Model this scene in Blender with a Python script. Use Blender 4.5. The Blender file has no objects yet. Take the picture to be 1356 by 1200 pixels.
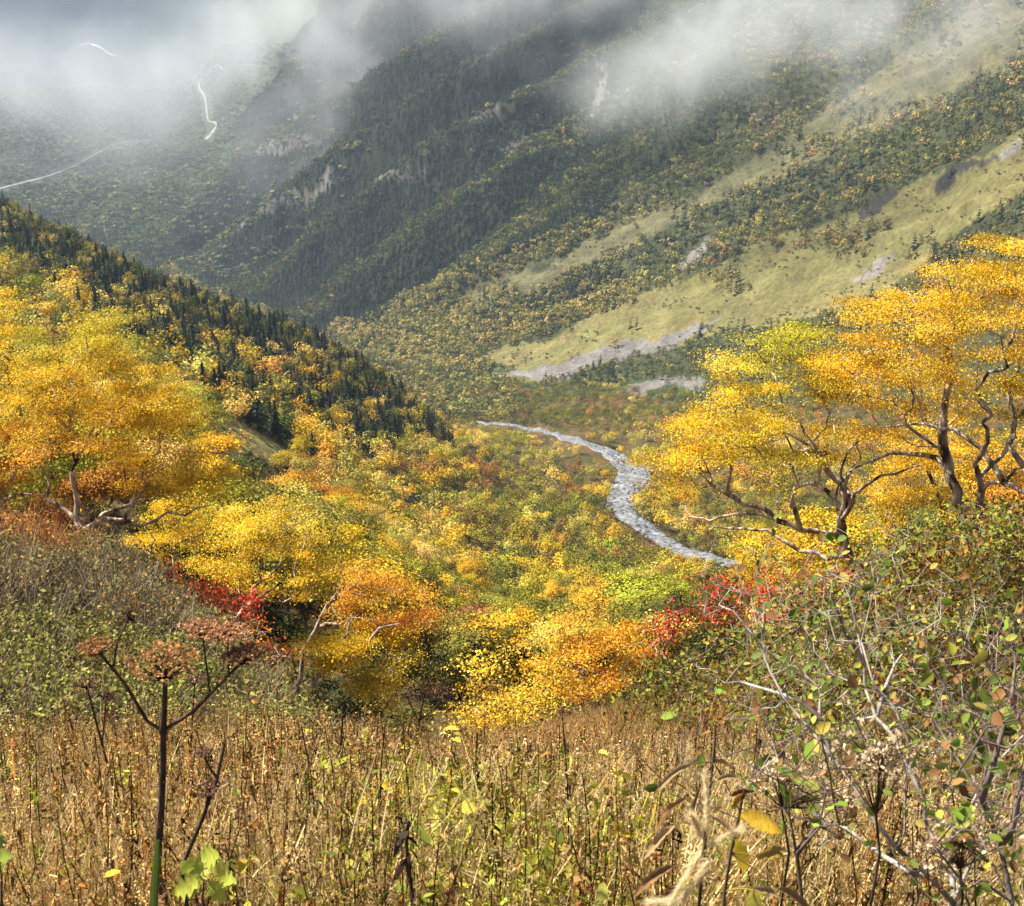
import bpy, bmesh, math, random
import numpy as np
from mathutils import Vector

scene = bpy.context.scene
col = scene.collection
rng = np.random.default_rng(7)
random.seed(7)

# ------------------------------------------------------------------ camera
PITCH = math.radians(20.0)
FOC = 2000.0                      # focal length in pixels of the 1356 x 1200 photograph
cam_d = bpy.data.cameras.new('camera')
cam = bpy.data.objects.new('camera', cam_d)
col.objects.link(cam)
cam.location = (0, 0, 0)
cam.rotation_euler = (math.pi / 2 - PITCH, 0, 0)
cam_d.sensor_width = 36.0
cam_d.lens = 36.0 * FOC / 1356.0
cam_d.clip_start = 0.05
cam_d.clip_end = 30000
cam_d.dof.use_dof = True
cam_d.dof.focus_distance = 14.0
cam_d.dof.aperture_fstop = 16.0
scene.camera = cam

# ------------------------------------------------------------------ sky, sun, exposure
SUN_EL, SUN_AZ = math.radians(51), math.radians(-68)      # azimuth from the view axis, negative = left
world = bpy.data.worlds.new('World')
scene.world = world
world.use_nodes = True
nt = world.node_tree
sky = nt.nodes.new('ShaderNodeTexSky')
sky.sky_type = 'NISHITA'
sky.sun_disc = False
sky.sun_elevation = SUN_EL
sky.sun_rotation = SUN_AZ
sky.altitude = 2000
sky.dust_density = 2.0
bg = nt.nodes['Background']
bg.inputs['Strength'].default_value = 0.05
nt.links.new(sky.outputs['Color'], bg.inputs['Color'])

sun_d = bpy.data.lights.new('sun', 'SUN')
sun_d.energy = 5.0
sun_d.angle = math.radians(0.5)
sun_d.color = (1.0, 0.93, 0.82)
sun = bpy.data.objects.new('sun', sun_d)
col.objects.link(sun)
to_sun = Vector((math.sin(SUN_AZ) * math.cos(SUN_EL), math.cos(SUN_AZ) * math.cos(SUN_EL), math.sin(SUN_EL)))
sun.rotation_euler = to_sun.to_track_quat('Z', 'Y').to_euler()

scene.view_settings.view_transform = 'Standard'
scene.view_settings.look = 'None'
scene.view_settings.exposure = 1.3
scene.view_settings.gamma = 1.0
scene.cycles.max_bounces = 6
scene.cycles.diffuse_bounces = 3
scene.cycles.transmission_bounces = 4
scene.cycles.volume_bounces = 2
scene.cycles.volume_max_steps = 96
scene.cycles.use_denoising = True

# ------------------------------------------------------------------ pixel <-> world (only used to survey where things stand)
CP, SP = math.cos(PITCH), math.sin(PITCH)
def ray(u, v):
    u = np.asarray(u, float); v = np.asarray(v, float)
    cx = (u - 678.0) / FOC; cy = (600.0 - v) / FOC
    return cx, CP + cy * SP, -SP + cy * CP
def polar(u, v):
    x, y, z = ray(u, v)
    return np.arctan2(x, y), z / np.hypot(x, y)
def at(u, v, r):
    """the point on the sight line through pixel (u, v) at horizontal distance r"""
    x, y, z = ray(u, v)
    k = r / np.hypot(x, y)
    return np.stack([x * k, y * k, z * k], -1)
def project(P):
    P = np.asarray(P, float)
    f = P[..., 1] * CP - P[..., 2] * SP
    up = P[..., 1] * SP + P[..., 2] * CP
    f = np.where(f < 0.05, 0.05, f)
    return 678 + FOC * P[..., 0] / f, 600 - FOC * up / f

# ------------------------------------------------------------------ noise
def _hash(ix, iy, seed):
    h = (ix.astype(np.int64) * 374761393 + iy.astype(np.int64) * 668265263 + seed * 974711) & 0xFFFFFFFF
    h = ((h ^ (h >> 13)) * 1274126177) & 0xFFFFFFFF
    h = h ^ (h >> 16)
    return (h & 0xFFFFFF) / float(0xFFFFFF)
def vnoise(x, y, seed=0):
    x = np.asarray(x, float); y = np.asarray(y, float)
    ix = np.floor(x); iy = np.floor(y)
    fx = x - ix; fy = y - iy
    fx = fx * fx * (3 - 2 * fx); fy = fy * fy * (3 - 2 * fy)
    a = _hash(ix, iy, seed); b = _hash(ix + 1, iy, seed)
    c = _hash(ix, iy + 1, seed); d = _hash(ix + 1, iy + 1, seed)
    return (a * (1 - fx) + b * fx) * (1 - fy) + (c * (1 - fx) + d * fx) * fy
def fbm(x, y, seed=0, octaves=4):
    s = 0.0; a = 0.5; tot = 0.0
    for k in range(octaves):
        s = s + a * vnoise(x * 2 ** k, y * 2 ** k, seed + k); tot += a; a *= 0.5
    return s / tot                    # 0..1
def sstep(a, b, x):
    t = np.clip((np.asarray(x, float) - a) / (b - a), 0, 1)
    return t * t * (3 - 2 * t)
def in_poly(u, v, poly):
    u = np.asarray(u, float); v = np.asarray(v, float)
    inside = np.zeros(np.broadcast(u, v).shape, bool)
    n = len(poly)
    for i in range(n):
        x1, y1 = poly[i]; x2, y2 = poly[(i + 1) % n]
        if y1 == y2: continue
        c = ((y1 > v) != (y2 > v)) & (u < (x2 - x1) * (v - y1) / (y2 - y1) + x1)
        inside ^= c
    return inside

# ------------------------------------------------------------------ mesh helpers
class Geo:
    """collects triangles with one colour each"""
    def __init__(self): self.v = []; self.f = []; self.c = []; self.m = []; self.n = 0
    def add(self, v, f, c, m=0):
        v = np.asarray(v, np.float32).reshape(-1, 3); f = np.asarray(f, np.int64).reshape(-1, 3)
        c = np.asarray(c, np.float32)
        if c.ndim == 1: c = np.broadcast_to(c, (len(f), 3))
        self.v.append(v); self.f.append(f + self.n); self.c.append(c)
        self.m.append(np.full(len(f), m, np.int32) if np.isscalar(m) else m)
        self.n += len(v)
        return self
    def arrays(self):
        return (np.concatenate(self.v), np.concatenate(self.f), np.concatenate(self.c), np.concatenate(self.m))

def mesh_from(name, v, f, c, mats, midx=None, smooth=False):
    me = bpy.data.meshes.new(name)
    nv, nf = len(v), len(f)
    me.vertices.add(nv); me.vertices.foreach_set('co', np.ascontiguousarray(v, np.float32).ravel())
    me.loops.add(nf * 3); me.loops.foreach_set('vertex_index', np.ascontiguousarray(f, np.int32).ravel())
    me.polygons.add(nf)
    me.polygons.foreach_set('loop_start', np.arange(0, nf * 3, 3, dtype=np.int32))
    if midx is not None: me.polygons.foreach_set('material_index', np.ascontiguousarray(midx, np.int32))
    if smooth: me.polygons.foreach_set('use_smooth', np.ones(nf, bool))
    for m in (mats if isinstance(mats, (list, tuple)) else [mats]): me.materials.append(m)
    if c is not None:
        at_ = me.attributes.new('tint', 'FLOAT_COLOR', 'FACE')
        cc = np.ones((nf, 4), np.float32); cc[:, :3] = c
        at_.data.foreach_set('color', cc.ravel())
    me.update(calc_edges=True)
    return me
def link(name, me, parent=None, loc=None, **props):
    o = bpy.data.objects.new(name, me)
    col.objects.link(o)
    if parent is not None: o.parent = parent
    if loc is not None: o.location = loc
    for k, w in props.items(): o[k] = w
    return o
def geo_obj(name, g, mats, parent=None, loc=None, smooth=False, **props):
    v, f, c, m = g.arrays()
    return link(name, mesh_from(name, v, f, c, mats, m, smooth), parent, loc, **props)
def empty(name, loc, **props):
    return link(name, None, None, loc, **props)

def scatter(protos, which, pos, scale, rotz, tint, zs=None):
    """merge many copies of small triangle sets into one array set"""
    g = Geo()
    for k, (pv, pf, pc) in enumerate(protos):
        sel = np.nonzero(which == k)[0]
        if not len(sel): continue
        c, s = np.cos(rotz[sel]), np.sin(rotz[sel])
        sc = scale[sel]
        sz = sc if zs is None else sc * zs[sel]
        x = pv[:, 0][None] * sc[:, None]; y = pv[:, 1][None] * sc[:, None]; z = pv[:, 2][None] * sz[:, None]
        V = np.stack([x * c[:, None] - y * s[:, None], x * s[:, None] + y * c[:, None], z], -1) + pos[sel][:, None, :]
        F = pf[None] + (np.arange(len(sel)) * len(pv))[:, None, None]
        C = pc[None] * tint[sel][:, None, :]
        g.add(V.reshape(-1, 3), F.reshape(-1, 3), C.reshape(-1, 3))
    return g

def tubes(paths, sides=5, color=(1, 1, 1), m=0, g=None):
    """paths: list of (points n x 3, radii n) -> joined tube triangles"""
    g = g or Geo()
    a = np.arange(sides) * 2 * math.pi / sides
    ca, sa = np.cos(a), np.sin(a)
    for P, R in paths:
        P = np.asarray(P, float); R = np.asarray(R, float); n = len(P)
        if n < 2: continue
        T = np.gradient(P, axis=0); T /= np.linalg.norm(T, axis=1, keepdims=True) + 1e-9
        ref = np.array([0.15, 0.21, 0.97]) if abs(T[0, 2]) < 0.9 else np.array([0.97, 0.1, 0.2])
        A = np.cross(T, ref); A /= np.linalg.norm(A, axis=1, keepdims=True) + 1e-9
        B = np.cross(T, A)
        V = P[:, None] + R[:, None, None] * (ca[None, :, None] * A[:, None] + sa[None, :, None] * B[:, None])
        i = np.arange(n - 1)[:, None] * sides + np.arange(sides)[None]
        j = np.arange(n - 1)[:, None] * sides + (np.arange(sides)[None] + 1) % sides
        F = np.concatenate([np.stack([i, j, j + sides], -1).reshape(-1, 3), np.stack([i, j + sides, i + sides], -1).reshape(-1, 3)])
        g.add(V.reshape(-1, 3), F, np.asarray(color, np.float32), m)
    return g

def rand_dirs(n, rg=rng):
    d = rg.normal(size=(n, 3)); return d / (np.linalg.norm(d, axis=1, keepdims=True) + 1e-9)
def leaf_faces(cent, size, normal, rg=rng, aspect=0.62, quad=True):
    """small flat leaves at cent: a diamond (2 triangles) or one triangle each, lying across normal"""
    n = len(cent)
    nrm = normal / (np.linalg.norm(normal, axis=1, keepdims=True) + 1e-9)
    r = rand_dirs(n, rg)
    a = np.cross(nrm, r); a /= np.linalg.norm(a, axis=1, keepdims=True) + 1e-9
    b = np.cross(nrm, a)
    s = np.broadcast_to(np.asarray(size, float), (n,))[:, None]
    if quad:
        V = np.stack([cent - a * s * .5, cent + b * s * aspect * .5 + nrm * s * .08, cent + a * s * .5, cent - b * s * aspect * .5 + nrm * s * .08], 1)
        i = np.arange(n)[:, None] * 4
        F = np.stack([i + [0, 1, 2], i + [0, 2, 3]], 1).reshape(-1, 3)
    else:
        V = np.stack([cent - a * s * .5 - b * s * .3, cent + a * s * .5 - b * s * .3, cent + b * s * .55], 1)
        F = np.arange(n * 3).reshape(-1, 3)
    return V.reshape(-1, 3), F

# ------------------------------------------------------------------ materials
def new_mat(name):
    m = bpy.data.materials.new(name); m.use_nodes = True
    t = m.node_tree; t.nodes.clear()
    return m, t, t.nodes.new('ShaderNodeOutputMaterial')
def leaf_material(name, trans=0.30, rough=0.6, spec=0.08):
    m, t, out = new_mat(name)
    N, L = t.nodes.new, t.links.new
    at_ = N('ShaderNodeAttribute'); at_.attribute_name = 'tint'
    oi = N('ShaderNodeObjectInfo')
    mul = N('ShaderNodeMix'); mul.data_type = 'RGBA'; mul.blend_type = 'MULTIPLY'; mul.inputs[0].default_value = 1
    L(at_.outputs['Color'], mul.inputs[6]); L(oi.outputs['Color'], mul.inputs[7])
    p = N('ShaderNodeBsdfPrincipled'); p.inputs['Roughness'].default_value = rough; p.inputs['Specular IOR Level'].default_value = spec
    L(mul.outputs[2], p.inputs['Base Color'])
    tr = N('ShaderNodeBsdfTranslucent'); L(mul.outputs[2], tr.inputs['Color'])
    mx = N('ShaderNodeMixShader'); mx.inputs[0].default_value = trans
    L(p.outputs[0], mx.inputs[1]); L(tr.outputs[0], mx.inputs[2]); L(mx.outputs[0], out.inputs['Surface'])
    return m
LEAF = leaf_material('autumn leaf')
LEAF_FAR = leaf_material('autumn crown', trans=0.16)
NEEDLE = leaf_material('conifer needle', trans=0.12)
STRAW = leaf_material('dry straw', trans=0.3, rough=0.6)
def bark_material(name, a, b, scale=6.0):
    m, t, out = new_mat(name)
    N, L = t.nodes.new, t.links.new
    tc = N('ShaderNodeTexCoord'); mp = N('ShaderNodeMapping'); mp.inputs['Scale'].default_value = (scale, scale, scale * .35)
    L(tc.outputs['Object'], mp.inputs[0])
    no = N('ShaderNodeTexNoise'); no.inputs['Scale'].default_value = 1.0; no.inputs['Detail'].default_value = 6
    L(mp.outputs[0], no.inputs[0])
    cr = N('ShaderNodeValToRGB'); cr.color_ramp.elements[0].color = (*a, 1); cr.color_ramp.elements[1].color = (*b, 1)
    cr.color_ramp.elements[0].position = .38; cr.color_ramp.elements[1].position = .62
    L(no.outputs[0], cr.inputs[0])
    p = N('ShaderNodeBsdfPrincipled'); p.inputs['Roughness'].default_value = .85; p.inputs['Specular IOR Level'].default_value = .2
    L(cr.outputs[0], p.inputs['Base Color'])
    bp = N('ShaderNodeBump'); bp.inputs['Strength'].default_value = .6; bp.inputs['Distance'].default_value = .03
    L(no.outputs[0], bp.inputs['Height']); L(bp.outputs[0], p.inputs['Normal'])
    L(p.outputs[0], out.inputs['Surface'])
    return m
BARK = bark_material('birch bark', (.12, .085, .065), (.68, .57, .46))
BARK_OLD = bark_material('old gnarled birch bark', (.058, .040, .027), (.64, .52, .39), 5)
BARK_OLD.node_tree.nodes['Color Ramp'].color_ramp.elements[0].position = .37
BARK_OLD.node_tree.nodes['Color Ramp'].color_ramp.elements[1].position = .60
BARK_DARK = bark_material('dark bark', (.035, .028, .022), (.12, .09, .07))
BARK_PALE = bark_material('pale twig bark', (.14, .105, .082), (.52, .45, .38), 14)
# ================================================================== TERRAIN: one sheet, surveyed as feature lines (valley side, crests, foot of the mountain)
FEAT = [
 [(0, None, 0.3, -6.0)],
 [(0, None, 4.4, -0.775)],
 [(-400,1060,8.5),(0,1078,8.5),(300,1098,8.5),(560,1116,8.5),(700,1094,9),(900,1072,9.5),(1200,1060,9.5),(1600,1040,9)],
 [(-400,580,34),(-200,640,34),(0,712,31),(60,733,31),(120,745,30),(200,800,27),(300,890,22),(380,960,18),(480,1030,13),(560,1050,11),(640,1030,12.5),(720,1000,15),(820,975,17),(900,960,18),(980,930,20),(1060,860,27),(1140,790,34),(1220,755,34),(1300,730,33),(1400,695,33),(1600,640,34)],
 [(-400,700,48),(0,800,48),(200,880,46),(300,920,42),(400,960,36),(480,1010,28),(560,1060,24),(640,1060,25),(720,1040,28),(820,1010,32),(900,985,34),(980,960,38),(1060,920,45),(1140,860,52),(1300,800,55),(1600,740,55)],
 [(-400,520,100),(0,600,100),(150,650,100),(300,730,95),(400,800,90),(500,870,85),(600,920,85),(700,930,90),(800,900,95),(900,870,100),(1000,830,110),(1140,790,120),(1300,760,120),(1600,700,120)],
 [(-400,440,220),(0,500,210),(150,540,200),(300,610,190),(400,690,180),(500,760,175),(600,825,170),(700,850,170),(800,830,180),(900,795,210),(1000,775,250),(1140,760,260),(1300,740,260),(1600,680,260)],
 [(-400,330,420),(0,390,400),(150,430,380),(300,495,360),(400,560,340),(500,640,320),(600,710,310),(700,738,310),(800,745,320),(900,732,365),(1000,712,395),(1140,690,420),(1300,660,420),(1600,630,420)],
 [(-400,170,700),(-200,215,680),(0,278,650),(100,325,620),(200,375,600),(300,415,580),(400,450,560),(470,485,545),(540,535,530),(580,572,520),(640,607,505),(700,640,480),(800,655,480),(840,645,510),(900,650,520),(1000,620,540),(1140,600,540),(1300,590,520),(1600,560,500)],
 [(-400,330,1000),(0,400,1000),(200,440,900),(400,490,800),(470,520,760),(540,545,730),(600,563,720),(650,562,740),(700,575,690),(800,610,590),(840,625,570),(900,625,580),(1000,590,600),(1140,570,580),(1300,560,560),(1600,540,540)],
 [(-400,240,2500),(0,262,2300),(100,300,2100),(200,340,1800),(300,375,1500),(400,425,1250),(500,460,1120),(650,492,1000),(800,505,900),(930,514,820),(1050,520,750),(1200,522,690),(1356,510,640),(1600,500,600)],
 [(-400,140,3600),(0,150,3500),(150,170,3300),(250,230,2600),(350,265,1850),(450,270,1550),(550,260,1400),(650,250,1300),(800,260,1200),(1000,290,1050),(1200,280,950),(1356,260,860),(1600,240,800)],
 [(-400,90,5200),(0,100,5200),(150,60,5600),(250,80,5000),(330,130,3000),(400,110,2150),(500,40,1850),(650,0,1650),(800,-20,1550),(1000,-20,1450),(1200,-20,1320),(1356,0,1200),(1600,0,1100)],
 [(-400,-220,6400),(0,-200,6400),(150,-190,6600),(300,-170,6800),(400,-120,3600),(500,-180,2600),(650,-300,2300),(1000,-320,2000),(1356,-300,1700),(1600,-300,1600)],
]
th_in = np.arange(-26, 26.01, 0.1)
TH = np.radians(np.concatenate([np.arange(-179.9, -28, 5.0), th_in, np.arange(28.0, 180, 5.0), [180.1]]))
LR = np.concatenate([np.arange(math.log(.3), math.log(3), .06), np.arange(math.log(3), math.log(60), .02), np.arange(math.log(60), math.log(850), .0105),
                     np.arange(math.log(850), math.log(2700), .0042), np.arange(math.log(2700), math.log(9000), .012)])
def pchip(x, y, q):
    h = np.diff(x); d = np.diff(y) / h
    m = np.zeros_like(y)
    w1 = 2 * h[1:] + h[:-1]; w2 = h[1:] + 2 * h[:-1]
    ok = d[1:] * d[:-1] > 0
    with np.errstate(divide='ignore', invalid='ignore'):
        m[1:-1] = np.where(ok, (w1 + w2) / (w1 / d[:-1] + w2 / d[1:]), 0)
    m[0], m[-1] = d[0], d[-1]
    i = np.clip(np.searchsorted(x, q) - 1, 0, len(x) - 2)
    t = (q - x[i]) / h[i]
    return ((2*t**3 - 3*t**2 + 1) * y[i] + (t**3 - 2*t**2 + t) * h[i] * m[i] + (-2*t**3 + 3*t**2) * y[i+1] + (t**3 - t**2) * h[i] * m[i+1])
KL, KT = [], []
for F in FEAT:
    if F[0][1] is None:
        KL.append(np.full(len(TH), math.log(F[0][2]))); KT.append(np.full(len(TH), F[0][3])); continue
    a, t = polar([p[0] for p in F], [p[1] for p in F])
    lr = np.log([p[2] for p in F])
    # smooth interpolation across the azimuth
    q = np.clip(TH, a[0], a[-1])
    KL.append(pchip(a, lr, q)); KT.append(pchip(a, t, q))
KL = np.array(KL); KT = np.array(KT)
for k in range(1, len(KL)): KL[k] = np.maximum(KL[k], KL[k - 1] + .05)
zl = KT[-1] * np.exp(KL[-1])
KL = np.vstack([KL, np.full(len(TH), math.log(9000.0))]); KT = np.vstack([KT, (zl / 9000.0)[None]])
TG = np.empty((len(TH), len(LR)))
for i in range(len(TH)): TG[i] = pchip(KL[:, i], KT[:, i], LR)
THg, LRg = np.meshgrid(TH, LR, indexing='ij')
Rg = np.exp(LRg)
Xg, Yg = Rg * np.sin(THg), Rg * np.cos(THg)
Ub, Vb = project(np.stack([Xg, Yg, TG * Rg], -1))                 # where the smooth form lies, to place spurs and ground cover
FOOT = np.broadcast_to(KL[10][:, None], TG.shape)                 # foot of the far mountain
TOP = np.broadcast_to(KL[13][:, None], TG.shape)
mount = sstep(0, .12, LRg - FOOT) * (1 - sstep(-.1, .15, LRg - TOP)) * sstep(190, 270, Ub - .6 * (340 - Vb))
# spurs and gullies down the mountain side
warp = 34 * (fbm(Ub / 190, Vb / 190, 11) - .5) + 12 * (fbm(Ub / 50, Vb / 50, 12) - .5)
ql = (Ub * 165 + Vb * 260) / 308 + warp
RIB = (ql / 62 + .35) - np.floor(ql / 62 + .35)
qr = (Ub * .38 + Vb * .925) + warp * .8
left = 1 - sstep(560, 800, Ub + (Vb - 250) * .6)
tri = lambda q: 1 - 2 * np.abs(q - np.floor(q) - .5) * 1.0        # 0 at the gully, 1 at the crest
saw = lambda q: np.where((q - np.floor(q)) < .62, (q - np.floor(q)) / .62, (1 - (q - np.floor(q))) / .38)
mid_s = sstep(.03, .2, LRg - FOOT)
spur = left * ((saw(ql / 62 + .35) - .5) * .042 + (saw(ql / 26 + .1) - .5) * .010) + (1 - left) * ((saw(qr / 60 + .2) - .5) * .007 + (saw(qr / 25) - .5) * .003)
TG = TG + mount * mid_s * spur
amp = .0022 + .003 * sstep(math.log(40), math.log(150), LRg) * (1 - sstep(math.log(2200), math.log(3200), LRg))
far_flat = 1 - sstep(math.log(1700), math.log(2500), LRg) * (1 - mount)
TG = TG + amp * far_flat * (fbm(THg * 40, LRg * 26, 3, 5) - .5) * 2
TG = TG + .004 * (1 - sstep(math.log(8), math.log(20), LRg)) * (fbm(Xg * 1.5, Yg * 1.5, 5) - .5)
# the other valley side, far away: gullied
TG = TG + (1 - mount) * sstep(math.log(5400), math.log(6000), LRg) * .012 * (fbm(THg * 70, LRg * 40, 9) - .5)
Zg = TG * Rg

def grid_lookup(G, x, y):
    th = np.arctan2(x, y); lr = .5 * np.log(np.maximum(x * x + y * y, .1))
    a = np.clip(np.interp(th, TH, np.arange(len(TH))), 0, len(TH) - 1.001); b = np.clip(np.interp(lr, LR, np.arange(len(LR))), 0, len(LR) - 1.001)
    i = a.astype(int); j = b.astype(int); fa = a - i; fb = b - j
    return (G[i, j] * (1 - fa) + G[i + 1, j] * fa) * (1 - fb) + (G[i, j + 1] * (1 - fa) + G[i + 1, j + 1] * fa) * fb
def ground_z(x, y):
    x = np.asarray(x, float); y = np.asarray(y, float)
    return grid_lookup(TG, x, y) * np.hypot(x, y)
def on_ground(u, v, r0=3.0, r1=8500):
    """first ground point seen through pixel (u, v)"""
    th, t = polar(u, v)
    th = np.atleast_1d(th); t = np.atleast_1d(t)
    a = np.interp(th, TH, np.arange(len(TH))); i = a.astype(int); fa = (a - i)[:, None]
    prof = TG[i] * (1 - fa) + TG[i + 1] * fa
    ok = (prof >= t[:, None]) & (LR >= math.log(r0)) & (LR <= math.log(r1))
    j = np.argmax(ok, 1); j = np.where(ok.any(1), np.maximum(j, 1), len(LR) - 2)
    k = np.arange(len(th)); p0, p1 = prof[k, j - 1], prof[k, j]
    f = np.clip((t - p0) / (p1 - p0 + 1e-12), 0, 1)
    lr = np.where(p1 > p0, LR[j - 1] * (1 - f) + LR[j] * f, LR[j])
    r = np.exp(lr)
    x, y = r * np.sin(th), r * np.cos(th)
    return np.stack([x, y, ground_z(x, y)], -1)
def base_at(u, r):
    """ground point on the bearing of pixel column u at distance r"""
    th = math.atan2(*[float(q) for q in ray(u, 700)[:2]])
    x, y = r * math.sin(th), r * math.cos(th)
    return np.array([x, y, float(ground_z(x, y))])
vis_max = np.maximum.accumulate(TG, axis=1)
def hidden(P, lift):
    """True where ground nearer to the camera hides a point lifted above P"""
    r = np.hypot(P[:, 0], P[:, 1])
    return grid_lookup(vis_max, P[:, 0] * .97, P[:, 1] * .97) > (P[:, 2] + lift) / r

# ---- ground cover regions, in the same survey
GRASS = [(600,478),(740,440),(890,375),(1000,330),(1110,288),(1190,250),(1260,222),(1356,165),(1600,60),(1600,190),(1356,255),(1250,320),(1210,365),(1120,412),(1020,432),(970,440),(900,452),(830,470),(700,488)]
GRASS_UP = [(600,390),(760,330),(900,262),(1000,205),(1100,140),(1240,40),(1400,-60),(1600,-60),(1600,20),(1356,80),(1180,170),(1050,225),(940,270),(800,345),(640,415)]
SCREE = [(632,499),(700,482),(770,467),(832,455),(900,432),(960,420),(905,444),(858,466),(800,486),(700,506)]
SCREE_LOW = [(820,509),(855,502),(935,505),(930,518),(845,520)]
STREAKS = [[(897,352),(918,325),(940,305),(946,312),(928,338),(905,358)], [(1108,372),(1150,352),(1188,340),(1180,350),(1140,370)], [(780,160),(786,120),(800,80),(810,82),(800,130),(790,158)],
           [(402,272),(420,240),(436,212),(441,216),(432,248),(414,270)], [(1310,205),(1356,178),(1356,192),(1325,205)]]
CLIFFS = [[(1128,285),(1150,258),(1185,245),(1192,256),(1160,276),(1135,292)], [(1228,248),(1260,222),(1320,198),(1322,208),(1280,232),(1240,256)]]
KNOLL = [(286,560),(330,570),(380,592),(440,632),(455,650),(420,640),(360,618),(310,606),(280,585)]
U2, V2 = project(np.stack([Xg, Yg, Zg], -1))
Uj = U2 + 46 * (fbm(U2 / 40, V2 / 40, 21, 5) - .5); Vj = V2 + 34 * (fbm(U2 / 40, V2 / 40, 31, 5) - .5)
far = Rg > 560
GC = np.empty(TG.shape + (3,))
GC[:] = (.075, .062, .022)                                         # understorey
n1 = fbm(Xg / 9, Yg / 9, 41)[..., None]; n2 = np.where(Rg > 600, fbm(Ub / 9, Vb / 7, 52), fbm(THg * 160, LRg * 90, 51))[..., None]
GC = GC * (.6 + .8 * n1)
GC = np.where((n2 > .62), np.array([.13, .06, .025]) * (.7 + .6 * n1), GC)
near = (Rg < 34)[..., None]
GC = np.where(near, np.array([.10, .065, .03]) * (.6 + .9 * n1), GC)
mnt = ((LRg > FOOT - .05) & (Rg > 620))[..., None]
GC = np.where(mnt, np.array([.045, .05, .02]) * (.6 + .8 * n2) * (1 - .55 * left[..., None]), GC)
plain = (mnt & (mount < .3)[..., None])
GC = np.where(plain, np.array([.045, .060, .026]) * (.5 + n2), GC)
GC = np.where(((Rg > 4700) & (mount < .3))[..., None], np.array([.016, .024, .017]) * (.5 + n2), GC)
gr = (in_poly(Uj, Vj, GRASS) & far)[..., None]
stripe = fbm((U2 * .8 + V2 * 1.8) / 26, (U2 - V2 * .5) / 160, 61)[..., None]
GC = np.where(gr, np.array([.142, .116, .044]) * (1 - stripe) * 1.15 * (.75 + .5 * n2) + np.array([.088, .090, .031]) * stripe * 1.3, GC)
gu = (in_poly(Uj, Vj, GRASS_UP) & far)[..., None]
GC = np.where(gu, (np.array([.10, .085, .042]) * (1 - stripe) + np.array([.06, .065, .028]) * stripe) * 1.2 * (.6 + .8 * n2), GC)
rock = np.array([.17, .158, .14])
for P in STREAKS: GC = np.where((in_poly(Uj, Vj, P) & far)[..., None], rock * (.7 + .5 * n2), GC)
for P in CLIFFS: GC = np.where((in_poly(Uj, Vj, P) & far)[..., None], np.array([.042, .038, .032]) * (.5 + .9 * n2), GC)
for P in (SCREE, SCREE_LOW): GC = np.where((in_poly(Uj, Vj, P) & far)[..., None], np.array([.155, .145, .13]) * (.7 + .45 * n2), GC)
bare = (left * mount > .5) & (fbm(ql / 60, qr / 25, 71) > .72)
GC = np.where(bare[..., None], np.array([.085, .076, .066]) * (.6 + .8 * n2), GC)
kn = (in_poly(U2, V2, KNOLL) & (Rg < 560) & (Rg > 60))[..., None]
GC = np.where(kn, np.array([.17, .15, .05]) * (.6 + .7 * n1), GC)

nth, nlr = TG.shape
vid = np.arange(nth * nlr).reshape(nth, nlr)
q = np.stack([vid[:-1, :-1], vid[1:, :-1], vid[1:, 1:], vid[:-1, 1:]], -1).reshape(-1, 4)
me = bpy.data.meshes.new('terrain')
me.vertices.add(nth * nlr); me.vertices.foreach_set('co', np.stack([Xg, Yg, Zg], -1).astype(np.float32).ravel())
me.loops.add(len(q) * 4); me.loops.foreach_set('vertex_index', q[:, ::-1].astype(np.int32).ravel())
me.polygons.add(len(q)); me.polygons.foreach_set('loop_start', np.arange(0, len(q) * 4, 4, dtype=np.int32))
me.polygons.foreach_set('use_smooth', np.ones(len(q), bool))
a_ = me.attributes.new('tint', 'FLOAT_COLOR', 'POINT')
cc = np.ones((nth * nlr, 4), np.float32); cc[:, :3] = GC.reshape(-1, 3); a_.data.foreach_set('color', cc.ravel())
me.update(calc_edges=True)
def ground_material():
    m, t, out = new_mat('hillside soil and low cover')
    N, L = t.nodes.new, t.links.new
    at_ = N('ShaderNodeAttribute'); at_.attribute_name = 'tint'
    geo = N('ShaderNodeNewGeometry')
    res = None
    for sc, lo, hi in ((6.0, .72, 1.3), (.35, .7, 1.35), (.06, .75, 1.25)):
        no = N('ShaderNodeTexNoise'); no.inputs['Scale'].default_value = sc; no.inputs['Detail'].default_value = 8
        L(geo.outputs['Position'], no.inputs[0])
        mr = N('ShaderNodeMapRange'); mr.inputs[1].default_value = .3; mr.inputs[2].default_value = .7; mr.inputs[3].default_value = lo; mr.inputs[4].default_value = hi
        L(no.outputs[0], mr.inputs[0])
        v = N('ShaderNodeVectorMath'); v.operation = 'SCALE'
        L(res.outputs[0] if res else at_.outputs['Vector'], v.inputs[0]); L(mr.outputs[0], v.inputs['Scale'])
        res = v; last = no
    p = N('ShaderNodeBsdfPrincipled'); p.inputs['Roughness'].default_value = .95; p.inputs['Specular IOR Level'].default_value = .1
    L(res.outputs[0], p.inputs['Base Color'])
    no = N('ShaderNodeTexNoise'); no.inputs['Scale'].default_value = .5; no.inputs['Detail'].default_value = 10
    L(geo.outputs['Position'], no.inputs[0])
    bp = N('ShaderNodeBump'); bp.inputs['Strength'].default_value = .7; bp.inputs['Distance'].default_value = 1.2
    L(no.outputs[0], bp.inputs['Height']); L(bp.outputs[0], p.inputs['Normal'])
    L(p.outputs[0], out.inputs['Surface'])
    return m
me.materials.append(ground_material())
link('terrain', me, kind='structure', label='steep mountain valley sides and valley floor under autumn growth')

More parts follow.
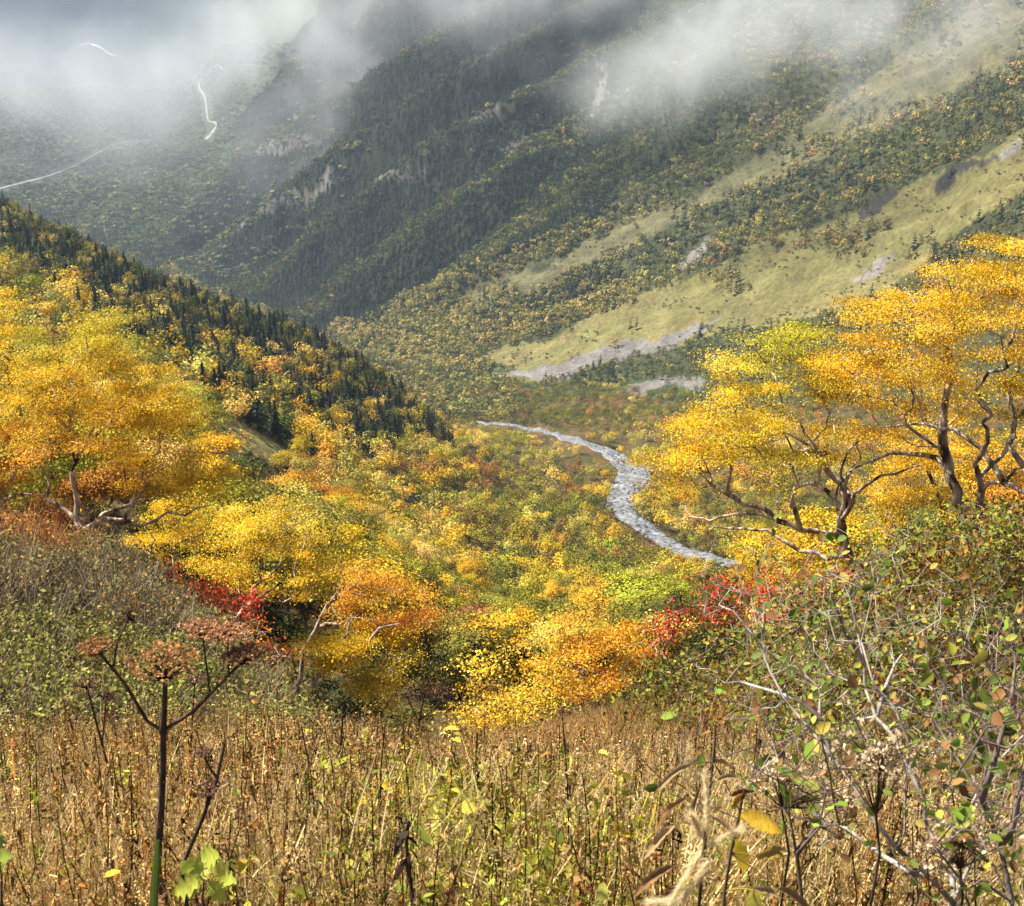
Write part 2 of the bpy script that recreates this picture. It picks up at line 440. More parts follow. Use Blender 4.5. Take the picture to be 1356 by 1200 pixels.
# ---- the stream bed of pale boulders, and the river on the far plain
def strip(name, pts, lift, mat, ncross=7, step=4.0, rough=0.0, r0=100, **props):
    """a sheet that follows the ground; pts = (u, v, half width in pixels)"""
    pts = np.array(pts, float)
    P = on_ground(pts[:, 0], pts[:, 1], r0)
    d = np.linalg.norm(P, axis=1)
    hw = pts[:, 2] * (.86 if r0 < 1000 else .8) / FOC * d
    s = np.concatenate([[0], np.cumsum(np.linalg.norm(np.diff(P[:, :2], axis=0), axis=1))])
    n = max(8, int(s[-1] / step)); t = np.linspace(0, s[-1], n)
    X = pchip(s, P[:, 0], t); Y = pchip(s, P[:, 1], t); W = pchip(s, hw, t) * (.45 + 1.15 * fbm(t / (6.5 * step), t * 0, 77))
    tx, ty = np.gradient(X), np.gradient(Y); L_ = np.hypot(tx, ty) + 1e-9
    c = np.linspace(-1, 1, ncross)
    GX = X[:, None] - (ty / L_)[:, None] * c * W[:, None]; GY = Y[:, None] + (tx / L_)[:, None] * c * W[:, None]
    GZ = ground_z(GX, GY)
    GZ = np.maximum(GZ, GZ.mean(1, keepdims=True)) + lift - np.abs(c)[None] ** 4 * lift * 1.6
    GZ = GZ + rough * (fbm(GX / 2.2, GY / 2.2, 5) - .5)
    v = np.stack([GX, GY, GZ], -1).reshape(-1, 3)
    vi = np.arange(n * ncross).reshape(n, ncross)
    f = np.concatenate([np.stack([vi[:-1, :-1], vi[1:, :-1], vi[1:, 1:]], -1).reshape(-1, 3), np.stack([vi[:-1, :-1], vi[1:, 1:], vi[:-1, 1:]], -1).reshape(-1, 3)])
    link(name, mesh_from(name, v, f, None, mat, None, True), kind='structure', **props)
    return np.stack([X, Y, W], -1)
def gravel_material():
    m, t, out = new_mat('pale boulder wash'); N, L = t.nodes.new, t.links.new
    geo = N('ShaderNodeNewGeometry')
    vo = N('ShaderNodeTexVoronoi'); vo.inputs['Scale'].default_value = .55; L(geo.outputs['Position'], vo.inputs['Vector'])
    no = N('ShaderNodeTexNoise'); no.inputs['Scale'].default_value = .16; no.inputs['Detail'].default_value = 9; no.inputs['Roughness'].default_value = .7
    L(geo.outputs['Position'], no.inputs[0])
    cr = N('ShaderNodeValToRGB'); e = cr.color_ramp.elements
    e[0].position = .36; e[0].color = (.08, .09, .095, 1); e[1].position = .64; e[1].color = (.33, .345, .355, 1)
    L(no.outputs[0], cr.inputs[0])
    hv = N('ShaderNodeMix'); hv.data_type = 'RGBA'; hv.blend_type = 'MULTIPLY'; hv.inputs[0].default_value = .55
    L(cr.outputs[0], hv.inputs[6]); 
    c2 = N('ShaderNodeValToRGB'); c2.color_ramp.elements[0].color = (1.0, 1.0, 1.0, 1); c2.color_ramp.elements[1].color = (.45, .45, .46, 1); c2.color_ramp.elements[1].position = .8
    L(vo.outputs['Distance'], c2.inputs[0]); L(c2.outputs[0], hv.inputs[7])
    p = N('ShaderNodeBsdfPrincipled'); p.inputs['Roughness'].default_value = .8
    L(hv.outputs[2], p.inputs['Base Color'])
    bp = N('ShaderNodeBump'); bp.inputs['Strength'].default_value = 1; bp.inputs['Distance'].default_value = 1.5; bp.invert = True
    L(vo.outputs['Distance'], bp.inputs['Height']); L(bp.outputs[0], p.inputs['Normal'])
    L(p.outputs[0], out.inputs['Surface'])
    return m
GRAVEL = gravel_material()
STREAM = [(632,559,4),(660,562,5),(700,569,7),(745,580,10),(785,592,15),(815,606,20),(836,622,26),(836,640,25),(824,655,21),(820,670,20),(830,685,20),(852,700,21),(880,718,21),(915,733,22),(950,744,22),(985,752,22)]
bed = strip('stream_bed', STREAM, .9, GRAVEL, 11, 3.0, 1.2, 280, label='pale boulder wash winding along the valley floor')
m, t, out = new_mat('braided river water'); p = t.nodes.new('ShaderNodeBsdfPrincipled'); p.inputs['Roughness'].default_value = .4
_g = t.nodes.new('ShaderNodeNewGeometry'); _n = t.nodes.new('ShaderNodeTexNoise'); _n.inputs['Scale'].default_value = .035; _n.inputs['Detail'].default_value = 6
_c = t.nodes.new('ShaderNodeValToRGB'); _c.color_ramp.elements[0].position = .40; _c.color_ramp.elements[0].color = (.10, .12, .08, 1); _c.color_ramp.elements[1].position = .56; _c.color_ramp.elements[1].color = (.34, .35, .345, 1)
t.links.new(_g.outputs['Position'], _n.inputs[0]); t.links.new(_n.outputs[0], _c.inputs[0]); t.links.new(_c.outputs[0], p.inputs['Base Color'])
t.links.new(p.outputs[0], out.inputs['Surface']); RIVER = m
strip('river', [(-40,262,5),(0,251,5),(35,242,5.5),(65,234,3),(100,220,1.6),(130,203,1.8),(160,191,2),(200,186,1.2)], 2.0, RIVER, 7, 30, 0, 1500, label='shining river channel crossing the far valley plain')
strip('river', [(272,186,3.4),(282,175,3.6),(286,168,2.2),(276,160,1.6),(274,150,1.6),(273,138,1.8),(270,126,1.6),(264,116,1.4),(263,108,1),(275,98,.8),(300,93,.7)], 2.0, RIVER, 7, 30, 0, 1500, label='bright upper reach of the river on the misty plain')
strip('river', [(104,62,1),(116,57,2.2),(126,60,2.6),(136,65,2.2),(146,72,1.2),(156,75,.6)], 2.0, RIVER, 7, 30, 0, 1500, label='white gravel bar of the river far off in the mist')
# ================================================================== TREES: builders
def proto_broad(seed, n, lumps=7, leaf=.11, quad=False):
    """unit-height crown of leaf faces on uneven lumps, no trunk (for trees too far to show one)"""
    rg = np.random.default_rng(seed)
    L = rg.normal(size=(lumps, 3)) * [.2, .2, .15] + [0, 0, .6]
    R = rg.uniform(.15, .27, lumps)
    k = rg.choice(lumps, n, p=R ** 2 / (R ** 2).sum())
    d = rand_dirs(n, rg); d[:, 2] = d[:, 2] * .8 + .12
    c = L[k] + d * (R[k] * rg.uniform(.72, 1.08, n))[:, None]
    c[:, 2] = np.maximum(c[:, 2], .08)
    V, F = leaf_faces(c, leaf * rg.uniform(.7, 1.35, n), d + rand_dirs(n, rg) * .5 + [0, 0, .3], rg, .75, quad)
    t = (rg.uniform(.72, 1.25, n) * rg.uniform(.85, 1.15, lumps)[k])
    C = np.stack([t, t * rg.uniform(.9, 1.1, n), t], -1)
    if quad: C = np.repeat(C, 2, 0)
    return V.astype(np.float32), F, C.astype(np.float32)
def proto_conifer(seed, tiers=7, per=6, hw=.2, parts=1):
    """unit-height conifer: drooping boughs in tiers, each bough `parts` faces"""
    rg = np.random.default_rng(seed)
    V, F, C = [], [], []
    n = 0
    for i in range(tiers):
        f = i / tiers
        z = .06 + .94 * f ** .9
        rad = hw * (1 - f) ** .85 + .012
        for j in range(per):
            if rg.random() < .12: continue
            a = rg.uniform(0, 2 * math.pi) if parts == 1 else (j + rg.uniform(-.3, .3)) / per * 2 * math.pi + i * .8
            r = rad * rg.uniform(.65, 1.25)
            dx = np.array([math.cos(a), math.sin(a), 0]); px = np.array([-dx[1], dx[0], 0])
            top = np.array([0, 0, z + .07 + .03 * rg.random()])
            droop = .28 + .2 * rg.random()
            for k in range(parts):
                s0, s1 = k / parts, (k + 1) / parts
                w = rad * (.5 if parts == 1 else .3 * (1 - .55 * s0)) * rg.uniform(.8, 1.2)
                p0 = top + dx * r * s0 * .9 - [0, 0, droop * r * s0]
                p1 = top + dx * r * s1 - [0, 0, droop * r * s1 + .012]
                V += [p0 + [0, 0, .02], p1 + px * w - [0, 0, .01 * rg.random()], p1 - px * w - [0, 0, .012]]
                F.append([n, n + 1, n + 2]); n += 3
                t = rg.uniform(.65, 1.3); C.append([t, t, t])
    V += [[.015, 0, .7], [-.015, 0, .7], [0, 0, 1.02]]; F.append([n, n + 1, n + 2]); C.append([1, 1, 1])
    return np.array(V, np.float32), np.array(F), np.array(C, np.float32)

def grow(base, tips, main=None, bf=.45, seg=.5, wig=.18, rtip=.012, rg=None, rexp=.46, arch=.12, mainr=0):
    """balanced spanning tree from the trunk to every clump of leaves, with crooked branches.
    main: list of polylines (n x 3) that are given limbs, the first one starts at base. Returns tube paths, node info."""
    rg = rg or rng
    P = [np.asarray(base, float)]; par = [-1]; L = [0.0]
    def extend(i, target, w):
        p0 = P[i]; d = np.linalg.norm(target - p0)
        n = max(1, int(round(d / seg)))
        off = rand_dirs(1, rg)[0] * d * w; off2 = rand_dirs(1, rg)[0] * d * w * .5
        last = i
        for k in range(1, n + 1):
            s = k / n
            q_ = p0 + (target - p0) * s + off * math.sin(math.pi * s) + off2 * math.sin(2 * math.pi * s) + np.array([0, 0, arch * d * math.sin(math.pi * s)])
            if k < n: q_ = q_ + rg.normal(size=3) * seg * .10
            P.append(q_); par.append(last); L.append(L[last] + np.linalg.norm(q_ - P[last])); last = len(P) - 1
        return last
    marks = []
    for poly in (main or []):
        poly = np.asarray(poly, float); m0 = len(P)
        A = np.array(P); j = int(np.argmin(np.linalg.norm(A - poly[0], axis=1)))
        for pt in poly: j = extend(j, pt, wig * .35)
        marks.append((m0, len(P)))
    tips = np.asarray(tips, float)
    left = np.ones(len(tips), bool)
    A = np.array(P); LL = np.array(L)
    D = np.linalg.norm(tips[:, None] - A[None], axis=2) + bf * LL[None]
    best = D.min(1); bj = D.argmin(1)
    tipnode = np.full(len(tips), -1)
    for _ in range(len(tips)):
        k = int(np.argmin(np.where(left, best, 1e9)))
        n0 = len(P)
        e = extend(int(bj[k]), tips[k], wig); left[k] = False; tipnode[k] = e
        N = np.array(P[n0:]); NL = np.array(L[n0:])
        d = np.linalg.norm(tips[:, None] - N[None], axis=2) + bf * NL[None]
        m = d.min(1); a = d.argmin(1)
        up = m < best; best = np.where(up, m, best); bj = np.where(up, n0 + a, bj)
    n = len(P); cnt = np.zeros(n)
    kids = [[] for _ in range(n)]
    for i in range(1, n): kids[par[i]].append(i)
    for i in range(n - 1, -1, -1):
        if not kids[i]: cnt[i] = 1
        if par[i] >= 0: cnt[par[i]] += cnt[i]
    R = rtip * np.maximum(cnt, 1) ** rexp
    for q_, (a, b) in enumerate(marks):
        if mainr: R[a:b] = np.maximum(R[a:b], mainr * (1.25 if q_ == 0 else 1) * np.linspace(1, .22, b - a))
    P = np.array(P)
    paths = []
    stack = [(0, [0])]
    while stack:
        i, path = stack.pop()
        while kids[i]:
            ks = sorted(kids[i], key=lambda k_: -cnt[k_])
            for k_ in ks[1:]: stack.append((k_, [i, k_]))
            i = ks[0]; path.append(i)
        rad = R[path].copy()
        if len(path) > 2 and path[0] != 0: rad[0] = min(rad[0], rad[1] * 1.15)
        rad[-1] *= .5
        paths.append((P[path], rad))
    return paths, P, np.array(par), R, tipnode

def pads(tips, per, hs, vs, size, cols, rg, aspect=.62, spread=.18, up=.5, core=None, out=.0):
    """leaves in flat uneven pads round each tip; cols: one colour for each tip"""
    n = len(tips) * per
    k = np.repeat(np.arange(len(tips)), per)
    sc = rg.uniform(.65, 1.3, len(tips))[k][:, None]
    c = tips[k] + rg.normal(size=(n, 3)) * [hs, hs, vs] * sc
    nr = rand_dirs(n, rg) + [0, 0, up]
    if core is not None:
        o_ = c - core; nr = nr + o_ / (np.linalg.norm(o_, axis=1, keepdims=True) + 1e-6) * out
    V, F = leaf_faces(c, size * rg.uniform(.6, 1.3, n), nr, rg, aspect, True)
    t = np.exp(rg.normal(size=n) * spread)[:, None]
    C = cols[k] * t
    C[:, 1] *= np.exp(rg.normal(size=n) * spread * .5)
    return V, F, np.repeat(C, 2, 0)

def crown_points(blobs, n, rg, shell=.55):
    """points in a union of ellipsoids (centre, radii); more of them near the outside"""
    vol = np.array([b[1][0] * b[1][1] * b[1][2] for b in blobs]) ** .75
    k = rg.choice(len(blobs), n, p=vol / vol.sum())
    d = rand_dirs(n, rg) * (rg.uniform(0, 1, n) ** shell)[:, None]
    return np.array([b[0] for b in blobs])[k] + d * np.array([b[1] for b in blobs])[k], k

# ---- prototypes of the hillside birches: seven crowns with their trunks, one unit high
def unit_tree(seed):
    rg = np.random.default_rng(seed)
    nb = rg.integers(4, 8)
    blobs = []
    for i in range(nb):
        a = rg.uniform(0, 6.28); d = rg.uniform(.0, .40)
        z = rg.uniform(.45, .86) - d * .4
        blobs.append((np.array([math.cos(a) * d, math.sin(a) * d, z]), np.array([rg.uniform(.17, .28)] * 2 + [rg.uniform(.11, .18)])))
    tips, k = crown_points(blobs, 54, rg, .4)
    tips[:, 2] = np.maximum(tips[:, 2], .2)
    paths, *_ = grow(np.array([0, 0, -.03]), tips, None, .4, .09, .16, .0024, rg, .52)
    shade = rg.uniform(.82, 1.15, nb)
    g = Geo()
    per = 135
    V, F, C = pads(tips, per, .056, .028, .024, np.stack([shade[k]] * 3, -1), rg, .7, .2, .35, np.array([0, 0, .5]), 1.3)
    g.add(V, F, C)
    v, f, c, m = g.arrays()
    tg = tubes([p for p in paths if p[1].max() > .0036], 4)
    tv, tf, tc, tm = tg.arrays()
    return mesh_from('crown', v, f, c, LEAF_FAR), mesh_from('trunk', tv, tf, None, BARK)
UNIT = [unit_tree(100 + k) for k in range(8)]
def unit_conifer(seed):
    rg = np.random.default_rng(seed)
    v, f, c = proto_conifer(seed, 17, 9, .26, 4)
    tp = [(np.array([[0, 0, -.03], [0, 0, .5], [.004, 0, .98]]), np.array([.016, .01, .002]))]
    tv, tf, tc, tm = tubes(tp, 5).arrays()
    return mesh_from('crown', v, f, c, NEEDLE), mesh_from('trunk', tv, tf, None, BARK_DARK)
UNITC = [unit_conifer(300 + k) for k in range(5)]
BROAD_FAR = [proto_broad(s, 58, 6, .16) for s in range(6)]
BROAD_MID = [proto_broad(20 + s, 430, 9, .060) for s in range(6)]
BROAD_NEAR = [proto_broad(30 + s, 1700, 10, .032) for s in range(6)]
BROAD_FINE = [proto_broad(35 + s, 3200, 10, .023) for s in range(5)]
CONE_FAR = [proto_conifer(40 + s, 6, 6, .24) for s in range(5)]
CONE_MID = [proto_conifer(60 + s, t_, 9, w_, 2) for s, (t_, w_) in enumerate(((11, .20), (10, .27), (9, .34), (11, .24), (8, .40)))]
# ================================================================== FOREST
C_GOLD, C_PALE, C_LIME, C_OLIVE, C_ORANGE, C_RUST, C_GREEN = map(np.array, [(.64,.42,.028), (.68,.53,.12), (.38,.35,.035), (.19,.17,.028), (.62,.31,.04), (.27,.13,.04), (.095,.12,.028)])
PAL = np.array([C_GOLD, C_PALE, C_LIME, C_OLIVE, C_ORANGE, C_RUST, C_GREEN])
PALNAME = ['golden yellow', 'pale yellow', 'lime yellow', 'olive green', 'orange', 'rust brown', 'deep green']
PINE = np.array([.016, .028, .014])
def jitter_grid(x0, x1, y0, y1, s, keep):
    gx, gy = np.meshgrid(np.arange(x0, x1, s), np.arange(y0, y1, s))
    x = (gx + rng.uniform(-.48, .48, gx.shape) * s).ravel(); y = (gy + rng.uniform(-.48, .48, gx.shape) * s).ravel()
    r = np.hypot(x, y); th = np.arctan2(x, y)
    k = keep(r, th); return x[k], y[k]
def poly_dist_keep(x, y):
    """True away from the boulder wash"""
    B = bed
    ok = np.ones(len(x), bool); rr = .72 + .5 * vnoise(x / 5, y / 5, 55)
    for i in range(0, len(B), 2):
        ok &= (x - B[i, 0]) ** 2 + (y - B[i, 1]) ** 2 > (B[i, 2] * rr + .3) ** 2
    return ok
crest_u = np.array([-400, 0, 100, 200, 300, 400, 470, 540, 580, 640, 700, 2000]); crest_v = np.array([170, 278, 325, 375, 415, 450, 485, 535, 572, 607, 640, 640])
def weights(u, v, r):
    """how much of each foliage colour grows where (columns follow PAL), and of conifers (last)"""
    n = len(u); W = np.full((n, 8), .02)
    dc = v - np.interp(u, crest_u, crest_v)
    def zone(mask, w): W[mask] = w
    #                         gold pale lime olive orng rust green pine
    zone(np.ones(n, bool),   [.18, .08, .28, .34, .02, .03, .08, .0])
    fl = (u < 600) & (r < 640)
    zone(fl & (v < 640),     [.32, .24, .16, .16, .01, .03, .06, .03])
    zone(fl & (v > 560) & (u > 380), [.38, .30, .18, .10, .02, .02, .04, .01])
    zone(fl & (dc < 85) & (u < 480), [.10, .12, .05, .12, .05, .05, .04, .47])
    zone(fl & (dc < 95) & (u > 380), [.03, .03, .05, .14, .03, .03, .04, .65])
    zone(fl & (dc < 34), [.01, .02, .01, .06, .02, .03, .02, .83])
    zone(fl & in_poly(u, v, [(190,430),(280,450),(330,520),(420,560),(420,600),(330,580),(280,560),(200,500)]), [.14, .14, .05, .15, .05, .03, .10, .34])
    zone((u > 520) & (v > 600) & (v < 760) & (u < 760), [.12, .05, .24, .42, .02, .06, .10, .0])
    zone((u > 620) & (u < 800) & (v > 590) & (v < 660), [.10, .05, .18, .36, .04, .15, .08, .01])
    zone((u > 540) & (v < 615) & (v > 555) & (r < 760), [.12, .30, .40, .16, .01, .01, .0, .0])
    zone((r > 470) & (v < 582) & (u > 700), [.0, .01, .07, .60, .01, .02, .29, .0])
    zone((r > 560) & (v < 566) & (u <= 700), [.0, .02, .12, .56, .01, .02, .27, .0])
    zone((v > 730) & (u > 430) & (u < 960), [.14, .03, .32, .40, .02, .02, .08, .0])
    zone(in_poly(u, v, [(390,575),(450,590),(600,685),(640,730),(560,770),(430,700)]) & fl, [.46, .38, .08, .05, .01, .0, .02, .0])
    # stands of like colour
    k1 = fbm(u / 45, v / 26, 201); k2 = fbm(u / 38, v / 22, 202)
    br = np.exp((k1 - .5) * 7)[:, None]; W[:, :2] *= br; W[:, 3:4] /= br ** .7; W[:, 6:7] /= br
    W[:, 4:6] *= np.exp((k2 - .5) * 8)[:, None]; W[:, 2:3] *= np.exp((.5 - k2) * 3)[:, None]
    return W / W.sum(1, keepdims=True)
def pick(W):
    c = W.cumsum(1); return (rng.random(len(W))[:, None] > c).sum(1).clip(0, W.shape[1] - 1)

# ---- near side of the valley and its floor
x, y = jitter_grid(-330, 330, 60, 1010, 4.9, lambda r, th: (r > 72) & (r < np.exp(np.interp(th, TH, KL[10])) - 12) & (np.abs(th) < math.radians(21)))
z = ground_z(x, y); P = np.stack([x, y, z], -1); r = np.hypot(x, y)
u, v = project(P)
keep = poly_dist_keep(x, y) & ~(in_poly(u, v, KNOLL) & (r > 60) & (r < 560)) & ~in_poly(u, v, SCREE) & ~in_poly(u, v, SCREE_LOW)
keep &= ~((vnoise(x / 12, y / 12, 88) < .30) & (rng.random(len(x)) < .85))
keep &= rng.random(len(x)) < .9
dc0 = v - np.interp(u, crest_u, crest_v); band0 = np.interp(u, [0, 100, 200, 330, 420, 520, 560, 600], [70, 84, 100, 120, 125, 92, 46, 10])
keep &= ~((dc0 < band0 * (.35 + 1.2 * fbm(u / 30, v / 22, 203))) & (r > 240) & (r < 720) & (rng.random(len(x)) < .62))
keep &= ~(hidden(P, 9) & (r > 120) & (rng.random(len(x)) < .8))
for f_ in (.3, .6, .9): keep &= ~((r < 230) & in_poly(u, v - f_ * 5.5 / r * FOC, KNOLL))
x, y, P, r, u, v = x[keep], y[keep], P[keep], r[keep], u[keep], v[keep]
kind = pick(weights(u, v, r))
shrubby = ((r > 470) & (v < 582)) | (vnoise(x / 25, y / 25, 5) < .22)
h = np.where(kind == 7, rng.uniform(4.2, 7.6, len(x)), rng.uniform(4.2, 7.2, len(x)) * np.where(shrubby, .68, 1) * np.where((u > 480) & (v > 555) & (r > 150), .82, 1))
# nothing tall stands where it would hide the wash from the meadow: low growth there
ub, vb = u, v; vt = v - h / r * FOC * .93; cw = h * .3 / r * FOC
low = np.zeros(len(x), bool)
for t in np.linspace(0, len(STREAM) - 1.001, 90):
    i = int(t); f = t - i; c = np.array(STREAM[i]) * (1 - f) + np.array(STREAM[i + 1]) * f
    low |= (np.abs(u - c[0]) < c[2] * .7 + cw * .7) & (vt < c[1]) & (v > c[1])
x, y, P, r, u, v, kind, h = [q_[~low] for q_ in (x, y, P, r, u, v, kind, h)]
hid = hidden(P, h * .8)
inframe = (u > -30) & (u < 1386) & (v > 0) & (v < 1230)
size = h / r
tall_score = np.where(hid | ~inframe, 0, size)
solo = np.zeros(len(x), bool)
for mask, n in ((kind != 7, 285), (kind == 7, 170)):
    idx = np.nonzero(mask)[0]; solo[idx[np.argsort(-tall_score[idx])[:n]]] = True
solo &= tall_score > 0
tint = PAL[np.minimum(kind, 6)] * np.exp(rng.normal(size=(len(x), 1)) * .16) * np.exp(rng.normal(size=(len(x), 3)) * .06)
tint[kind == 7] = PINE * np.exp(rng.normal(size=((kind == 7).sum(), 1)) * .25)
rz = rng.uniform(0, 6.28, len(x)); wide = rng.uniform(1.0, 1.45, len(x))
rest = ~solo
b = rest & (kind != 7)
nr = b & (r < 240) & (r >= 135); cl = b & (r < 135); b = b & (r >= 240)
g = scatter(BROAD_MID, rng.integers(0, 6, b.sum()), P[b] - [0, 0, .25], (h * wide)[b], rz[b], tint[b], 1 / wide[b] ** .6)
g.add(*scatter(BROAD_NEAR, rng.integers(0, 6, nr.sum()), P[nr] - [0, 0, .25], (h * wide)[nr], rz[nr], tint[nr], 1 / wide[nr] ** .6).arrays()[:3])
g.add(*scatter(BROAD_FINE, rng.integers(0, 5, cl.sum()), P[cl] - [0, 0, .25], (h * wide)[cl], rz[cl], tint[cl], 1 / wide[cl] ** .6).arrays()[:3])
geo_obj('birch_wood', g, LEAF_FAR, kind='stuff', label='mixed golden and olive birch scrub covering the valley sides and floor')
b = rest & (kind == 7)
g = scatter(CONE_MID, rng.integers(0, 5, b.sum()), P[b] - [0, 0, .3], h[b], rz[b], tint[b])
geo_obj('conifer_wood', g, NEEDLE, kind='stuff', label='scattered dark conifers among the birches of the near spur')
SOLO = [dict(p=P[i], h=h[i], kind=int(kind[i]), u=float(u[i]), v=float(v[i]), r=float(r[i]), rz=float(rz[i]), w=float(wide[i]), t=tint[i]) for i in np.nonzero(solo)[0]]

# ---- the close dark stand under the spur's crest
x, y = jitter_grid(-260, 20, 200, 740, 2.9, lambda r, th: (r > 240) & (r < 720) & (np.abs(th) < math.radians(21)))
P = np.stack([x, y, ground_z(x, y)], -1); u, v = project(P); r = np.hypot(x, y)
dc = v - np.interp(u, crest_u, crest_v); wood = fbm(u / 30, v / 22, 203)
band_ = np.interp(u, [0, 100, 200, 330, 420, 520, 560, 600], [70, 84, 100, 120, 125, 92, 46, 10])
keep = (dc < band_ * (.35 + 1.2 * wood)) & (dc > -25) & (u < 600) & ~hidden(P, 5) & (rng.random(len(x)) < .55 + .45 * vnoise(u / 12, v / 12, 8))
P = P[keep]; n = len(P)
geo_obj('conifer_wood', scatter(CONE_MID, rng.integers(0, 5, n), P - [0, 0, .3], rng.uniform(3.0, 6.0, n) * (.75 + .7 * rng.random(n) ** 3), rng.uniform(0, 6.28, n), np.where(rng.random((n, 1)) < .25, np.array([.035, .05, .018]), PINE) * np.exp(rng.normal(size=(n, 1)) * .35), rng.uniform(.72, 1.25, n)), NEEDLE, kind='stuff', label='close dark stand of conifers under the crest of the near spur')

k = rng.random(n) < .10
g = scatter(BROAD_MID, rng.integers(0, 6, k.sum()), P[k] + [1.2, 0, -.3], rng.uniform(4, 6.5, k.sum()), rng.uniform(0, 6.28, k.sum()), PAL[rng.choice([0, 1, 2, 3, 3, 6, 6], k.sum())] * .8)
geo_obj('birch_wood', g, LEAF_FAR, kind='stuff', label='olive and yellow birches standing among the conifers of the spur')

# ---- low scrub between the trees, from the near crest to the stream
x, y = jitter_grid(-260, 260, 20, 560, 2.6, lambda r, th: (r > 36) & (r < 540) & (np.abs(th) < math.radians(20.5)) & (rng.random(len(r)) < np.clip(1.25 - r / 700, .2, 1)))
P = np.stack([x, y, ground_z(x, y)], -1); r = np.hypot(x, y); u, v = project(P)
keep = poly_dist_keep(x, y) & ~hidden(P, 1.5) & ~(in_poly(u, v, KNOLL) & (r > 60) & (r < 560))
x, y, P, r = x[keep], y[keep], P[keep], r[keep]
W = np.tile([.04, .03, .12, .46, .03, .11, .21], (len(x), 1)); k = pick(W)
tint = PAL[k] * .5 * np.exp(rng.normal(size=(len(x), 1)) * .25) * np.array([.85, .85, 1.1])
SCRUB = [proto_broad(90 + s, 80, 7, .15) for s in range(5)] + [proto_broad(95 + s, 700, 9, .05) for s in range(5)]
g = scatter(SCRUB, rng.integers(0, 5, len(x)) + 5 * (r < 130), P - [0, 0, .35], rng.uniform(1.0, 2.4, len(x)), rng.uniform(0, 6.28, len(x)), tint, np.full(len(x), .8))
geo_obj('undergrowth', g, LEAF_FAR, kind='stuff', label='low olive and rust scrub filling the gaps between the birches')

